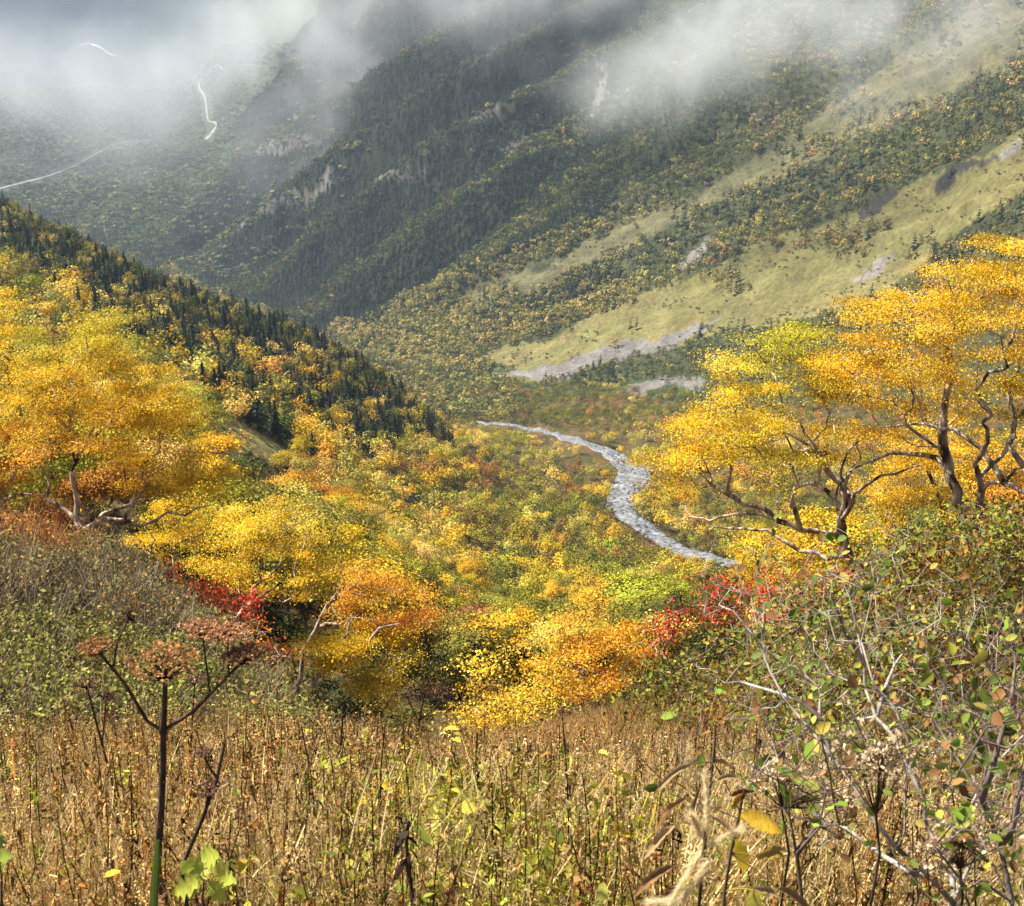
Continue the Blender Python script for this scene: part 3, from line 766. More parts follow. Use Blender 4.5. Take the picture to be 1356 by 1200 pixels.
# ---- the far mountain side
def mountain_forest():
    rmin, rmax = 600, 2350
    x, y = jitter_grid(-800, 840, 560, 2350, 4.8, lambda r, th: (np.abs(th) < math.radians(21.5)) & (r > np.maximum(760, np.exp(np.interp(th, TH, KL[10])) * .5)) & (r > np.exp(np.interp(th, TH, KL[10])) - np.where(th < 0.0, 700, 10)) & (r < np.exp(np.interp(th, TH, KL[12])) + 120) & (r < rmax))
    x2, y2 = jitter_grid(-800, 200, 900, 2350, 3.7, lambda r, th: (th > math.radians(-15)) & (th < math.radians(4)) & (r > np.exp(np.interp(th, TH, KL[10])) - 10) & (r < np.exp(np.interp(th, TH, KL[12])) + 60))
    x = np.concatenate([x, x2]); y = np.concatenate([y, y2])
    z = ground_z(x, y); P = np.stack([x, y, z], -1)
    u, v = project(P)
    uj = u + 16 * (vnoise(u / 14, v / 14, 3) - .5); vj = v + 16 * (vnoise(u / 14, v / 14, 4) - .5)
    keep = (v > -40) & (v < 560) & (u > -60) & (u < 1420)
    keep &= ~in_poly(uj, vj, SCREE) & ~in_poly(uj, vj, SCREE_LOW)
    for S in STREAKS: keep &= ~in_poly(u, v, S)
    for S in CLIFFS: keep &= ~(in_poly(u, v, S) & (rng.random(len(x)) < .6))
    gr = in_poly(uj, vj, GRASS); gu = in_poly(uj, vj, GRASS_UP)
    patch = fbm(u / 60, v / 40, 15)
    keep &= ~(gr & ~((patch > .60) & (rng.random(len(x)) < .8)))
    keep &= ~(gu & ~((patch > .55) & (rng.random(len(x)) < .55)))
    keep &= ~hidden(P, 6)
    bl = grid_lookup(bare.astype(float), x, y) > .5
    keep &= ~(bl & (rng.random(len(x)) < .8))
    gap = vnoise(u / 9, v / 9, 99)
    keep &= rng.random(len(x)) < np.clip(.55 + gap, 0, 1)
    x, y, P, u, v, gr, gu, patch = [a[keep] for a in (x, y, P, u, v, gr, gu, patch)]
    n = len(x)
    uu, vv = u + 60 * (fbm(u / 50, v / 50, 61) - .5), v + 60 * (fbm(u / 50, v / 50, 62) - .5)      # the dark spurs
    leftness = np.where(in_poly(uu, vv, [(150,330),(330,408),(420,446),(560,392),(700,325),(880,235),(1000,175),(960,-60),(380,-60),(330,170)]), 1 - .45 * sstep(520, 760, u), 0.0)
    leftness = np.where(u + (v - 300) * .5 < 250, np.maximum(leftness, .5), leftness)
    band = in_poly(u, v, [(690,408),(760,360),(860,310),(950,250),(1060,190),(1080,225),(980,300),(900,345),(800,385),(720,418)]) * .5 + in_poly(u, v, [(1080,400),(1190,345),(1250,290),(1370,230),(1370,330),(1220,370),(1120,430)]) * .35 + in_poly(u, v, [(1010,250),(1180,180),(1330,90),(1340,150),(1190,240),(1060,290)]) * .25
    pc = np.clip(leftness * (.86 + .75 * (patch - .45)) + band + .10 + .9 * (patch - .55) * (1 - leftness), 0, .93)
    rib = grid_lookup(RIB, x, y); lit = (rib > .18) & (rib < .66)                # rib light and shade put into tree colour: birches on crests, conifers in gullies
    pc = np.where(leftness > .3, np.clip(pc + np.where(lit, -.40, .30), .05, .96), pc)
    con = rng.random(n) < pc
    pal = np.array([(.40,.31,.085), (.32,.28,.075), (.17,.17,.045), (.10,.11,.032), (.38,.24,.10)])
    lo = rng.random(n) + (patch - .5) * 1.0
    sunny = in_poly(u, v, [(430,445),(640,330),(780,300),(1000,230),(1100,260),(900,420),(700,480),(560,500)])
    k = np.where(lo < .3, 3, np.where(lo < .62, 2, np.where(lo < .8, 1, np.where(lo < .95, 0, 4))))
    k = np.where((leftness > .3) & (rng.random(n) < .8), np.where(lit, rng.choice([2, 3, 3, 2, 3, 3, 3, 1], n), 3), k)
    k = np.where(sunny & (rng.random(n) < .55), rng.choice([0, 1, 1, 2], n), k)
    low = in_poly(u, v, [(700,486),(860,468),(960,424),(1100,400),(1230,300),(1356,228),(1370,560),(700,540)])
    k = np.where(low & (rng.random(n) < .75), rng.choice([3, 2, 3, 3], n), k)
    tint = pal[k] * np.exp(rng.normal(size=(n, 1)) * .2) * (1 - leftness * np.where(lit, .28, .45))[:, None]  # birches off the crests tinted darker, as painted shade on the ribs
    tint[con] = np.array([.018, .03, .016]) * np.exp(rng.normal(size=(con.sum(), 1)) * .25)
    h = np.where(con, rng.uniform(4, 8.5, n), rng.uniform(3, 7, n) * np.where(low, .7, 1))
    rz = rng.uniform(0, 6.28, n); w = rng.uniform(1.0, 1.4, n)
    b = ~con
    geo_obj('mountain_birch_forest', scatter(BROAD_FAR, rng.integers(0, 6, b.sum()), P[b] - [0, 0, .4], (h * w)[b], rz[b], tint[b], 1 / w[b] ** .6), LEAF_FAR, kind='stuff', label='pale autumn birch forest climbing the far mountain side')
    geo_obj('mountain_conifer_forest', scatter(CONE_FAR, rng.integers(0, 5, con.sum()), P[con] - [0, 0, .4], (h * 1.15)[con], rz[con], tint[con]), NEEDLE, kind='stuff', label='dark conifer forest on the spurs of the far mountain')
    # low scrub that closes the ground between them
    x, y = jitter_grid(-800, 840, 620, 2000, 6.0, lambda r, th: (np.abs(th) < math.radians(20.5)) & (r > np.exp(np.interp(th, TH, KL[10])) - 10) & (r < np.exp(np.interp(th, TH, KL[12])) + 60))
    P = np.stack([x, y, ground_z(x, y)], -1); u, v = project(P)
    g_ = in_poly(u, v, GRASS) | in_poly(u, v, GRASS_UP)
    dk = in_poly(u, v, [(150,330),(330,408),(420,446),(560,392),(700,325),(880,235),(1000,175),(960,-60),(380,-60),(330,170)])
    keep = (v > -20) & (u > 150) & (u < 1400) & ~in_poly(u, v, SCREE) & ~in_poly(u, v, SCREE_LOW) & ~hidden(P, 2) & (~g_ | (fbm(u / 30, v / 16, 18) > .56))
    x, y, P, dk = x[keep], y[keep], P[keep], dk[keep]; n = len(x)
    pal = np.array([(.09,.095,.03), (.13,.12,.035), (.16,.12,.045), (.06,.07,.025)])
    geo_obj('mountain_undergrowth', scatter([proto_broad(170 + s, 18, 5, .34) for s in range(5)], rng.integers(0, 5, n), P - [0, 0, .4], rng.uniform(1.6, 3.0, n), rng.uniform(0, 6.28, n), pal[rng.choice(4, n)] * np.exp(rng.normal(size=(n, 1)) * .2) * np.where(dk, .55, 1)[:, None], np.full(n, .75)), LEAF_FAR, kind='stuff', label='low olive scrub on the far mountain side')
    return n
n_mountain = mountain_forest()

# ---- the wooded plain
def plain_forest():
    n = 26000
    th = rng.uniform(math.radians(-21), math.radians(-5), n); r = np.sqrt(rng.uniform(1500 ** 2, 4600 ** 2, n))
    x, y = r * np.sin(th), r * np.cos(th)
    P = np.stack([x, y, ground_z(x, y)], -1); u, v = project(P)
    ft = np.exp(np.interp(th, TH, KL[10]))
    keep = (r > ft) & ~hidden(P, 12) & (v > 60)
    for pl in ([(-40,262),(0,251),(40,241),(70,233),(100,218),(130,202),(160,190),(200,187)], [(276,186),(282,172),(276,160),(274,145),(272,130),(266,118),(264,108)]):
        pl = np.array(pl, float)
        for t in np.linspace(0, 1, 40):
            i = min(int(t * (len(pl) - 1)), len(pl) - 2); f = t * (len(pl) - 1) - i
            c = pl[i] * (1 - f) + pl[i + 1] * f
            keep &= ((u - c[0]) / 9) ** 2 + ((v - c[1] - 1) / 5) ** 2 > 1
    keep &= rng.random(n) < np.clip(.35 + fbm(x / 160, y / 160, 6), 0, 1)
    x, y, P = x[keep], y[keep], P[keep]; n = len(x)
    pal = np.array([(.085,.105,.035), (.13,.13,.045), (.20,.18,.06), (.045,.065,.028)])
    k = rng.choice(4, n, p=[.4, .25, .12, .23])
    tint = pal[k] * np.exp(rng.normal(size=(n, 1)) * .2)
    geo_obj('plain_forest', scatter([proto_broad(150 + s, 26, 5, .26) for s in range(5)], rng.integers(0, 5, n), P - [0, 0, 1], rng.uniform(9, 17, n), rng.uniform(0, 6.28, n), tint, np.full(n, .7)), LEAF_FAR, kind='stuff', label='green riverside forest covering the far valley plain')
plain_forest()
# ================================================================== SINGLE HILLSIDE TREES
LAND = [('boulder stream', 790, 600), ('boulder stream', 850, 700), ('boulder stream', 930, 735), ('bare grassy knoll', 370, 600), ('big left birch', 130, 540), ('wide golden birch', 370, 740), ('orange meadow-edge birch', 500, 800),
        ('amber thicket', 790, 850), ('low limbed birch', 1000, 560), ('spur tip', 560, 560), ('shadowed conifer spur', 430, 470), ('picture edge', 10, 350), ('spur crest', 200, 375), ('yellow thicket', 650, 910), ('twin trunked birch', 1250, 480), ('scarlet rowan', 968, 780), ('reddish valley scrub', 700, 640)]
def solo_labels():
    U_ = np.array([[s['u'], s['v'] - .5 * s['h'] / s['r'] * FOC] for s in SOLO])
    names = []
    for s in SOLO:
        if s['kind'] == 7: names.append('dark conifer')
        else: names.append(PALNAME[s['kind']] + ' birch')
    heights = np.array([s['h'] / s['r'] for s in SOLO])
    base = []
    for i, s in enumerate(SOLO):
        d = [math.hypot(l[1] - U_[i, 0], l[2] - U_[i, 1]) for l in LAND]; j = int(np.argmin(d)); lx, ly = LAND[j][1] - U_[i, 0], LAND[j][2] - U_[i, 1]
        rel = ('above' if ly > 0 else 'below') if abs(ly) > abs(lx) else ('beside')
        dist = 'just ' if d[j] < 55 else ''
        if rel == 'beside': rel = 'left of' if lx > 0 else 'right of'
        q = np.hypot(*(U_ - U_[i]).T); q[i] = 1e9; a, b = np.argsort(q)[:2]
        na, nb = names[a].replace(' birch', '').replace('dark conifer', 'conifer'), names[b].replace(' birch', '').replace('dark conifer', 'conifer')
        na, nb = na.split()[0] if na != 'conifer' else na, nb.split()[0] if nb != 'conifer' else nb
        size = 'large' if heights[i] > np.quantile(heights, .72) else ('small' if heights[i] < np.quantile(heights, .3) else 'medium')
        base.append((size, names[i], dist + rel, LAND[j][0], 'between ' + (f'{na} and {nb} neighbours' if na != nb else f'two {na} neighbours')))
    key = {}
    for i, b in enumerate(base): key.setdefault(b, []).append(i)
    out = [None] * len(SOLO)
    for b, idx in key.items():
        size, nm, rel, land, nb = b
        idx = sorted(idx, key=lambda i: U_[i, 1])
        for k, i in enumerate(idx):
            pre = '' if len(idx) == 1 else (['upper ', 'lower '] if len(idx) == 2 else ['topmost ', 'second ', 'third ', 'fourth highest ', 'fifth highest ', 'sixth highest ', 'seventh highest '])[min(k, 6)]
            if len(idx) > 2 and k == len(idx) - 1: pre = 'lowest '
            out[i] = f'{pre}{size} {nm} {rel} the {land}, {nb}'
    return out
LAB = [l_ if len(l_.replace('-', ' ').split()) <= 16 else l_.replace('just ', '').replace(' neighbours', '') for l_ in solo_labels()]
for s, lab in zip(SOLO, LAB):
    con = s['kind'] == 7
    cm, tm = (UNITC if con else UNIT)[int(s['rz'] * 7) % (5 if con else 8)]
    t = empty('hillside_conifer' if con else 'hillside_birch', s['p'], label=lab, category='tree', group='dark conifers along the near spur' if con else 'autumn birches on the near valley side')
    k = s['h'] * (1.05 if con else 1.15)
    t.scale = (k * (1 if con else s['w'] ** .6), k * (1 if con else s['w'] ** .6), k); t.rotation_euler.z = s['rz']
    c = link('crown', cm, t); c.color = (*[float(q_) for q_ in s['t']], 1)
    if s['r'] < 420: link('trunk', tm, t)
# ================================================================== NEAR TREES AND SHRUBS, one by one
GOLD = np.array([.72, .49, .030]); YEL = np.array([.74, .57, .06]); GRN = np.array([.44, .43, .035]); ORG = np.array([.76, .37, .05]); AMB = np.array([.70, .44, .032])
RED = np.array([.58, .07, .035]); VERM = np.array([.58, .12, .03]); PALE = np.array([.66, .50, .14]); ALD = np.array([.17, .17, .035])
def near_tree(name, label, cat, bu, br, blobs, limbs=(), bark=BARK_OLD, leafk=.0015, layers=1.75, tipk=5.0, hs=.27, vs=.065, rtip=.012, wig=.28, rexp=.56, group=None, seed=0, aspect=.6, twigs=True, maxtips=300, mat=LEAF, seg=None, limb=5.8):
    rg = np.random.default_rng(1000 + seed)
    B = base_at(bu, br); mpp = math.hypot(br, B[2]) / FOC                    # metres to a pixel at this distance
    bl, cols, area = [], [], 0
    for bu_, bv_, ru, rv, dr, c in blobs:
        p = at(bu_, bv_, br + dr) - B
        bl.append((p, np.array([ru * mpp, ru * mpp * .9, rv * mpp]))); cols.append(c); area += math.pi * ru * rv * mpp ** 2 * .8
    n = int(np.clip(area * tipk, 30, maxtips))
    tips, k = crown_points(bl, n, rg, .5)
    if cat == 'tree':                                                          # foliage held in flat tiers
        step = .62; ph = np.array([rg.uniform(0, step) for _ in bl])[k] + tips[:, 0] * .12
        tips[:, 2] += (np.round((tips[:, 2] - ph) / step) * step + ph - tips[:, 2]) * .8
    # colours blend from blob to blob
    cen = np.array([b[0] for b in bl]); rad = np.array([b[1].mean() for b in bl])
    w = np.exp(-(np.linalg.norm(tips[:, None] - cen[None], axis=2) / (rad * .75)) ** 2) + 1e-6
    tc = (w[:, :, None] * np.array(cols)[None]).sum(1) / w.sum(1, keepdims=True)
    tc = tc * np.exp(rg.normal(size=(n, 1)) * .2)
    main = [np.array([at(a, b_, br + d) - B for a, b_, d in L]) for L in limbs]
    if main: main[0] = np.vstack([[0, 0, -.25], main[0]])
    s = leafk * br
    paths, P, par, R, tn = grow(np.array([0, 0, -.25]), tips, main, .42, seg or max(.12, s * 6), wig, rtip, rg, rexp, .07, rtip * limb if cat == 'tree' else 0)
    t = empty(name, B, label=label, category=cat, **({'group': group} if group else {}))
    if twigs:                                                                  # fine end twigs
        for i in range(n):
            for _ in range(2):
                d = rand_dirs(1, rg)[0] * [1, 1, .5] * hs * rg.uniform(.8, 1.6)
                q_ = tips[i] + d * .5 + rg.normal(size=3) * hs * .12
                paths.append((np.array([tips[i], q_, tips[i] + d]), np.array([rtip * .8, rtip * .6, rtip * .25])))
    for p in paths: p[1][:] = np.minimum(p[1], rtip * (24 if np.linalg.norm(p[0][0] - [0, 0, -.25]) < .5 else 12))
    big = [p for p in paths if p[1].max() > rtip * 3.2]; fine = [p for p in paths if p[1].max() <= rtip * 3.2]
    g = tubes(big, 7); tubes(fine, 3, g=g)
    geo_obj('trunk' if cat == 'tree' else 'branches', g, bark, t, smooth=True)
    per = int(max(8, layers * area / (.5 * s * s * aspect) / n))
    V, F, C = pads(tips, per, hs, vs, s, tc, rg, aspect, .22, .55, np.repeat(cen[k], per, 0), .55)
    geo_obj('crown' if cat == 'tree' else 'foliage', Geo().add(V, F, C), mat, t)
    return t

# --- the gnarled birches on the slope to the right
near_tree('gnarled_birch', 'gnarled golden birch with low limbs sweeping out over the stream', 'tree', 1142, 35,
  [(905,610,62,36,-1,GOLD),(960,560,75,50,0,GOLD),(985,500,62,40,1,YEL),(1050,470,62,45,0,GRN),(1058,430,26,22,0,YEL),(1100,520,70,50,-1,GOLD),(1030,590,80,40,-2,GRN*.5+GOLD*.5),(900,660,45,16,1,AMB),(1110,590,60,30,1,AMB),(1040,630,50,14,2,AMB),(860,625,30,18,0,GOLD),(1010,540,60,50,-2,GOLD)],
  [[(1142,780,0),(1128,745,0),(1116,715,0),(1113,690,0),(1118,655,-.3),(1112,628,-.4),(1122,600,-.5),(1150,575,-.6)],
   [(1116,722,0),(1088,706,-.4),(1060,702,-.6),(1030,690,-.5),(990,680,-.4),(940,690,0),(900,688,.3)],
   [(1122,735,0),(1095,742,.5),(1060,730,.8),(1030,712,1),(985,700,1.2),(935,705,1.5)],
   [(1113,690,0),(1095,650,.5),(1070,640,.8),(1040,650,1),(1010,630,1.2)],
   [(1118,700,0),(1128,668,-.5),(1150,640,-.8),(1185,628,-1),(1225,615,-1)],
   [(1112,640,-.4),(1085,605,-1),(1075,585,-1),(1060,560,-1)],[(1030,690,-.5),(1008,672,-.6),(985,668,-.6),(955,650,-.5),(925,648,-.4)],[(1060,702,-.6),(1048,672,-.9),(1056,640,-1),(1044,612,-1.1)],[(1128,668,-.5),(1120,640,.6),(1140,605,.8),(1135,575,.8)]], seed=1, rtip=.013, wig=.26)
near_tree('gnarled_birch', 'tall amber birch with twin dark crooked trunks above the rocky shrub slope', 'tree', 1285, 33,
  [(1130,470,60,48,1,AMB),(1190,420,75,55,0,AMB*.6+GOLD*.4),(1250,400,70,45,1,AMB),(1300,365,70,38,0,AMB*.5+GOLD*.5),(1350,350,60,30,1,GOLD),(1360,430,80,60,-1,AMB),(1280,470,85,55,-1,AMB*.6+YEL*.4),(1190,500,70,45,-1,AMB),(1350,510,60,40,0,GOLD),(1250,530,75,30,1,AMB),(1400,450,60,60,0,AMB),(1160,560,50,25,0,AMB)],
  [[(1288,720,0),(1280,690,0),(1268,650,0),(1256,615,.2),(1248,575,.2),(1250,540,.3),(1262,500,.3),(1250,460,.3)],
   [(1288,705,0),(1297,670,-.5),(1300,650,-.6),(1330,640,-.9),(1356,618,-1.1),(1385,590,-1.2)],
   [(1330,640,-.9),(1310,610,-.5),(1280,580,-.2),(1245,568,0),(1200,562,.2),(1160,565,.3)],
   [(1260,630,.2),(1240,606,.6),(1215,602,.8),(1180,600,1),(1150,612,1.1),(1120,640,1.2)],
   [(1356,618,-1.1),(1335,590,-1),(1345,560,-.8),(1335,520,-.6),(1350,490,-.5)],[(1300,650,-.6),(1290,615,-.9),(1308,585,-1.1),(1300,560,-1.2)],[(1248,575,.2),(1225,560,.6),(1215,530,.8),(1195,505,.9)],[(1330,640,-.9),(1360,655,-1.3),(1390,650,-1.5)]], seed=2, rtip=.013, wig=.26)
near_tree('gnarled_birch', 'dense orange birch crown close behind the twin crooked trunks', 'tree', 1262, 47,
  [(1190,620,60,40,0,AMB),(1250,590,70,45,0,AMB*.5+GOLD*.5),(1310,600,60,45,0,AMB),(1230,660,70,35,0,GOLD),(1170,680,45,30,0,AMB),(1330,650,50,40,0,ORG)], [[(1262,720,0),(1250,680,0),(1240,650,0)]], seed=3, maxtips=200)
near_tree('gnarled_birch', 'small honey coloured birch in the gap below the low sweeping limbs', 'tree', 1010, 42,
  [(1000,720,38,26,0,GOLD),(1050,735,40,26,0,AMB),(1020,760,45,22,0,AMB),(1085,770,35,20,0,ORG)], [[(1010,790,0),(1006,760,0),(1000,735,0)]], seed=4, maxtips=110)
near_tree('gnarled_birch', 'orange birch cut by the picture edge below the amber crown', 'tree', 1390, 38,
  [(1380,600,50,60,0,AMB),(1350,660,40,30,0,ORG),(1400,680,50,40,0,VERM)], [[(1390,720,0),(1385,670,0)]], seed=5, maxtips=100)
# --- the birches on the left
near_tree('gnarled_birch', 'big yellow birch with a green top and a leaning gnarled trunk on the heath crest', 'tree', 92, 36,
  [(80,470,75,45,2,GRN*.6+YEL*.4),(130,440,60,32,1,GRN*.5+YEL*.5),(60,520,80,50,0,GOLD*.4+AMB*.6),(150,510,70,50,1,GOLD*.6+AMB*.4),(200,540,60,45,0,GOLD),(120,570,85,50,-1,AMB*.75+ORG*.25),(215,590,70,45,0,GOLD*.5+AMB*.5),(250,630,60,34,0,GOLD),(160,605,70,28,1,AMB),(285,645,45,30,0,YEL*.5+GOLD*.5),(60,585,40,25,1,ORG)],
  [[(95,716,0),(110,702,0),(128,692,0),(150,688,-.3),(185,697,-.6),(205,690,-.7),(222,678,-.8),(245,683,-.8),(262,672,-.8)],
   [(110,702,0),(100,685,.2),(103,665,.3),(98,640,.4),(100,610,.4),(92,570,.4),(100,530,.4)],
   [(106,700,0),(92,680,.4),(62,660,.7),(66,640,.8),(56,618,.8),(40,605,.9)],
   [(128,692,0),(152,675,.4),(175,668,.6),(200,662,.8),(215,650,.9)],
   [(100,610,.4),(125,580,0),(150,555,-.3),(172,530,-.4)]], seed=6, rtip=.0088, wig=.26, limb=9)
near_tree('gnarled_birch', 'deep orange birch leaning in from the frame edge behind the heath', 'tree', -22, 40,
  [(-20,470,60,60,0,YEL),(-10,540,60,45,0,AMB),(15,590,50,42,0,ORG),(30,560,40,35,1,AMB),(-30,420,50,40,1,GOLD),(-40,600,50,50,0,ORG),(5,640,36,26,0,AMB),(5,390,22,40,2,GOLD)],
  [[(-15,700,0),(0,665,0),(10,640,0),(25,610,0),(30,590,0)],[(0,665,0),(35,655,.5),(62,655,.8)]], seed=7, maxtips=200)
near_tree('gnarled_birch', 'slender yellow birch with one upright trunk above the scarlet shrubs', 'tree', 232, 46,
  [(200,715,40,22,0,GOLD),(240,690,50,32,0,GOLD),(290,690,45,32,0,YEL),(270,720,45,20,1,AMB),(320,680,40,32,0,YEL*.5+GOLD*.5)], [[(232,790,0),(232,755,0),(231,720,0),(234,690,0)],[(232,755,0),(215,752,-.5),(200,735,-.8),(205,715,-1),(195,700,-1)]], seed=8, maxtips=140)
near_tree('gnarled_birch', 'wide golden birch with a short curved trunk over dark scrub', 'tree', 312, 43,
  [(300,735,50,32,0,GOLD),(350,725,55,38,0,YEL),(395,740,55,36,0,GOLD),(430,765,40,24,0,YEL),(340,770,48,20,1,GOLD),(390,700,50,30,1,YEL),(375,790,36,14,1,AMB),(350,685,40,25,1,GOLD)],
  [[(313,822,0),(322,808,0),(335,797,0),(350,794,0),(375,798,0)],[(322,808,0),(318,790,.3),(305,780,.4),(285,778,.5)],[(335,797,0),(360,780,-.4),(375,770,-.5)],[(335,797,0),(345,770,.3),(340,745,.3)]], seed=9, maxtips=220)
near_tree('gnarled_birch', 'bright orange birch with pale forked trunk leaning over the meadow edge', 'tree', 408, 36,
  [(490,780,45,24,0,ORG*.8+AMB*.2),(530,800,42,22,0,ORG),(460,800,40,18,0,ORG*.5+AMB*.5),(560,815,22,14,0,ORG),(500,825,45,14,0,ORG*.6+AMB*.4),(480,760,24,12,0,AMB)],
  [[(400,880,0),(418,835,0),(440,795,0),(455,770,0),(452,745,0)],[(440,795,0),(470,775,0),(480,765,0)],[(418,835,0),(450,828,.2),(500,822,.3),(530,826,.4)]], seed=10, bark=BARK_PALE, maxtips=130, rtip=.013, layers=2.4, limb=5.5)
near_tree('gnarled_birch', 'low yellow birch with a long white trunk slanting up beneath orange leaves', 'tree', 398, 33,
  [(450,850,40,16,0,GOLD),(480,880,40,24,0,YEL*.6+GOLD*.4),(430,880,35,22,0,GOLD),(495,910,30,22,0,GOLD),(405,850,20,14,0,AMB),(460,905,40,20,0,GOLD),(515,870,20,16,0,GOLD)],
  [[(416,900,0),(440,885,0),(470,865,0),(490,848,0),(502,832,0),(530,826,0)],[(440,885,0),(445,860,.2),(460,840,.2),(470,815,.3)]], seed=11, bark=BARK_PALE, maxtips=120, rtip=.013, layers=2.4, limb=6)
# --- amber thickets where the meadow breaks away
near_tree('amber_thicket', 'broad amber and orange thicket filling the gully beyond the pale meadow', 'tree', 790, 34,
  [(730,860,42,26,0,AMB*.6+ORG*.4),(780,845,48,24,0,AMB*.5+ORG*.3+PALE*.2),(830,840,42,24,0,AMB*.6+ORG*.4),(800,880,50,26,-1,ORG*.6+AMB*.4),(750,890,40,20,-1,AMB),(850,870,30,22,0,ORG*.5+GOLD*.5),(870,830,26,16,0,AMB*.6+PALE*.4),(700,870,22,14,0,YEL)], [[(785,940,0),(770,905,0),(755,895,0)],[(785,940,0),(805,905,0),(815,880,0)]], seed=12, maxtips=220, layers=2.6, leafk=.0023)
near_tree('amber_thicket', 'bright yellow and orange thicket at the lip of the dry meadow', 'tree', 665, 27,
  [(600,940,30,14,0,YEL),(640,925,36,22,0,AMB*.7+ORG*.3),(690,915,40,24,0,PALE*.4+AMB*.6),(730,915,36,26,0,AMB*.6+ORG*.4),(650,945,40,18,-1,ORG*.4+YEL*.6),(700,945,40,18,-1,YEL),(740,895,26,14,0,AMB),(635,900,22,14,0,YEL)], [[(680,990,0),(670,950,0),(660,930,0)],[(680,990,0),(700,950,0),(720,920,0)]], seed=13, maxtips=200, layers=2.6, leafk=.0025)
# --- red and dark shrubs
near_tree('rowan_shrub', 'scarlet rowan shrub glowing beside the boulder stream', 'shrub', 968, 26, [(965,770,32,16,0,RED),(990,790,26,14,0,RED*.7+VERM*.3),(940,795,24,14,0,RED),(955,815,26,12,0,VERM),(970,835,34,16,0,ALD),(950,850,30,16,0,ALD*.8)], [], seed=14, leafk=.003, hs=.2, vs=.12, maxtips=60)
near_tree('rowan_shrub', 'crimson rowan shrub at the outer tip of the amber thicket', 'shrub', 890, 24, [(885,830,24,14,0,RED),(905,815,20,12,0,RED),(875,845,18,12,0,VERM),(900,850,26,16,0,RED*.3+AMB*.3),(885,875,28,14,0,ALD),(915,880,26,16,0,ALD)], [], seed=15, leafk=.003, hs=.18, vs=.11, maxtips=80)
near_tree('rowan_shrub', 'brick red rowan shrub at the foot of the low limbed birch', 'shrub', 1080, 25, [(1065,792,36,18,0,VERM),(1110,776,34,18,0,VERM*.7+ORG*.3),(1035,815,34,16,0,RED*.6+VERM*.4),(1175,776,30,16,0,VERM*.8),(1020,780,24,14,0,RED*.7+VERM*.3)], [[(1090,870,0),(1088,835,0)]], seed=16, leafk=.003, hs=.22, vs=.12, maxtips=90, layers=2.2)
near_tree('rowan_shrub', 'red rowan shrub below the twin trunks by the picture edge', 'shrub', 1345, 31, [(1335,690,30,16,0,VERM),(1365,675,26,18,0,RED*.5+VERM*.5),(1320,705,18,10,0,VERM)], [[(1345,740,0),(1342,700,0)]], seed=17, leafk=.003, hs=.2, vs=.12, maxtips=45)
near_tree('rowan_shrub', 'scarlet rowan shrub glowing under the wide golden birch', 'shrub', 285, 38, [(265,785,30,18,0,VERM),(300,790,32,18,0,RED*.6+VERM*.4),(325,810,24,16,0,RED),(240,785,26,16,0,VERM*.6+ORG*.4),(225,772,24,14,0,VERM),(255,800,26,14,0,VERM*.8),(310,775,22,12,0,RED*.7)], [[(290,850,0),(288,815,0)]], seed=18, leafk=.0028, hs=.24, vs=.14, maxtips=70)
near_tree('rowan_shrub', 'fiery orange shrub behind the leaning trunk on the heath', 'shrub', 78, 40, [(75,685,30,16,0,VERM*.6+ORG*.3),(95,675,16,12,0,ORG),(50,670,24,14,0,ORG*.7+VERM*.2)], [[(78,730,0),(76,700,0)]], seed=19, leafk=.0028, hs=.22, vs=.12, maxtips=50)
near_tree('rowan_shrub', 'orange red shrub sinking into the heath below the golden birch', 'shrub', 345, 26, [(335,840,26,14,0,ORG*.5+VERM*.5),(365,870,26,12,0,VERM*.6),(325,865,20,10,0,ORG)], [[(345,900,0),(343,870,0)]], seed=20, leafk=.003, hs=.18, vs=.1, maxtips=45, layers=1.5)
near_tree('rowan_shrub', 'wine red shrub tucked under the amber thicket', 'shrub', 775, 29, [(770,900,16,16,0,RED*.45),(765,920,14,10,0,RED*.4)], [[(772,945,0),(770,915,0)]], seed=21, leafk=.003, hs=.16, vs=.12, maxtips=30)
DPINE = np.array([.028, .05, .016])
def dwarf_pine(label, bu, br, blobs, seed, c=DPINE):
    return near_tree('dwarf_pine', label, 'shrub', bu, br, [(a, b_, ru, rv, d, c * rng.uniform(.85, 1.2)) for a, b_, ru, rv, d in blobs], [], BARK_DARK, .0032, 2.6, 14, .16, .12, .006, seed=seed, aspect=.35, maxtips=90, mat=NEEDLE)
dwarf_pine('dark dwarf pine mound below the leaning birch trunk', 150, 28.5, [(130,728,28,12,0),(165,742,30,14,0),(195,765,24,14,0),(110,735,18,10,0)], 31)
dwarf_pine('small dark dwarf pine beside the base of the leaning trunk', 45, 30, [(45,712,22,10,0),(75,722,16,8,0)], 32)
dwarf_pine('dark green pine scrub between the golden birch and the white slanting trunk', 370, 44, [(360,815,26,22,0),(385,845,24,24,0),(345,835,20,18,0)], 33)
dwarf_pine('low green pine mat at the upper rim of the pale meadow', 895, 16.5, [(870,935,30,9,0),(915,928,34,12,0),(950,918,24,14,0)], 34, np.array([.05,.085,.025]))
dwarf_pine('green pine scrub beside the crimson rowan', 930, 26, [(840,890,18,14,0),(935,865,30,20,0),(960,850,24,16,0)], 35, np.array([.05,.07,.025]))
dwarf_pine('dark pine bush above the twig slope below the twin trunks', 1260, 29, [(1270,735,34,14,0),(1310,725,34,16,0),(1225,750,26,12,0)], 36)
dwarf_pine('dark green pine bush at the side of the bare twig tangle', 1330, 17, [(1310,850,40,26,0),(1345,880,34,26,0),(1290,880,26,20,0)], 37)

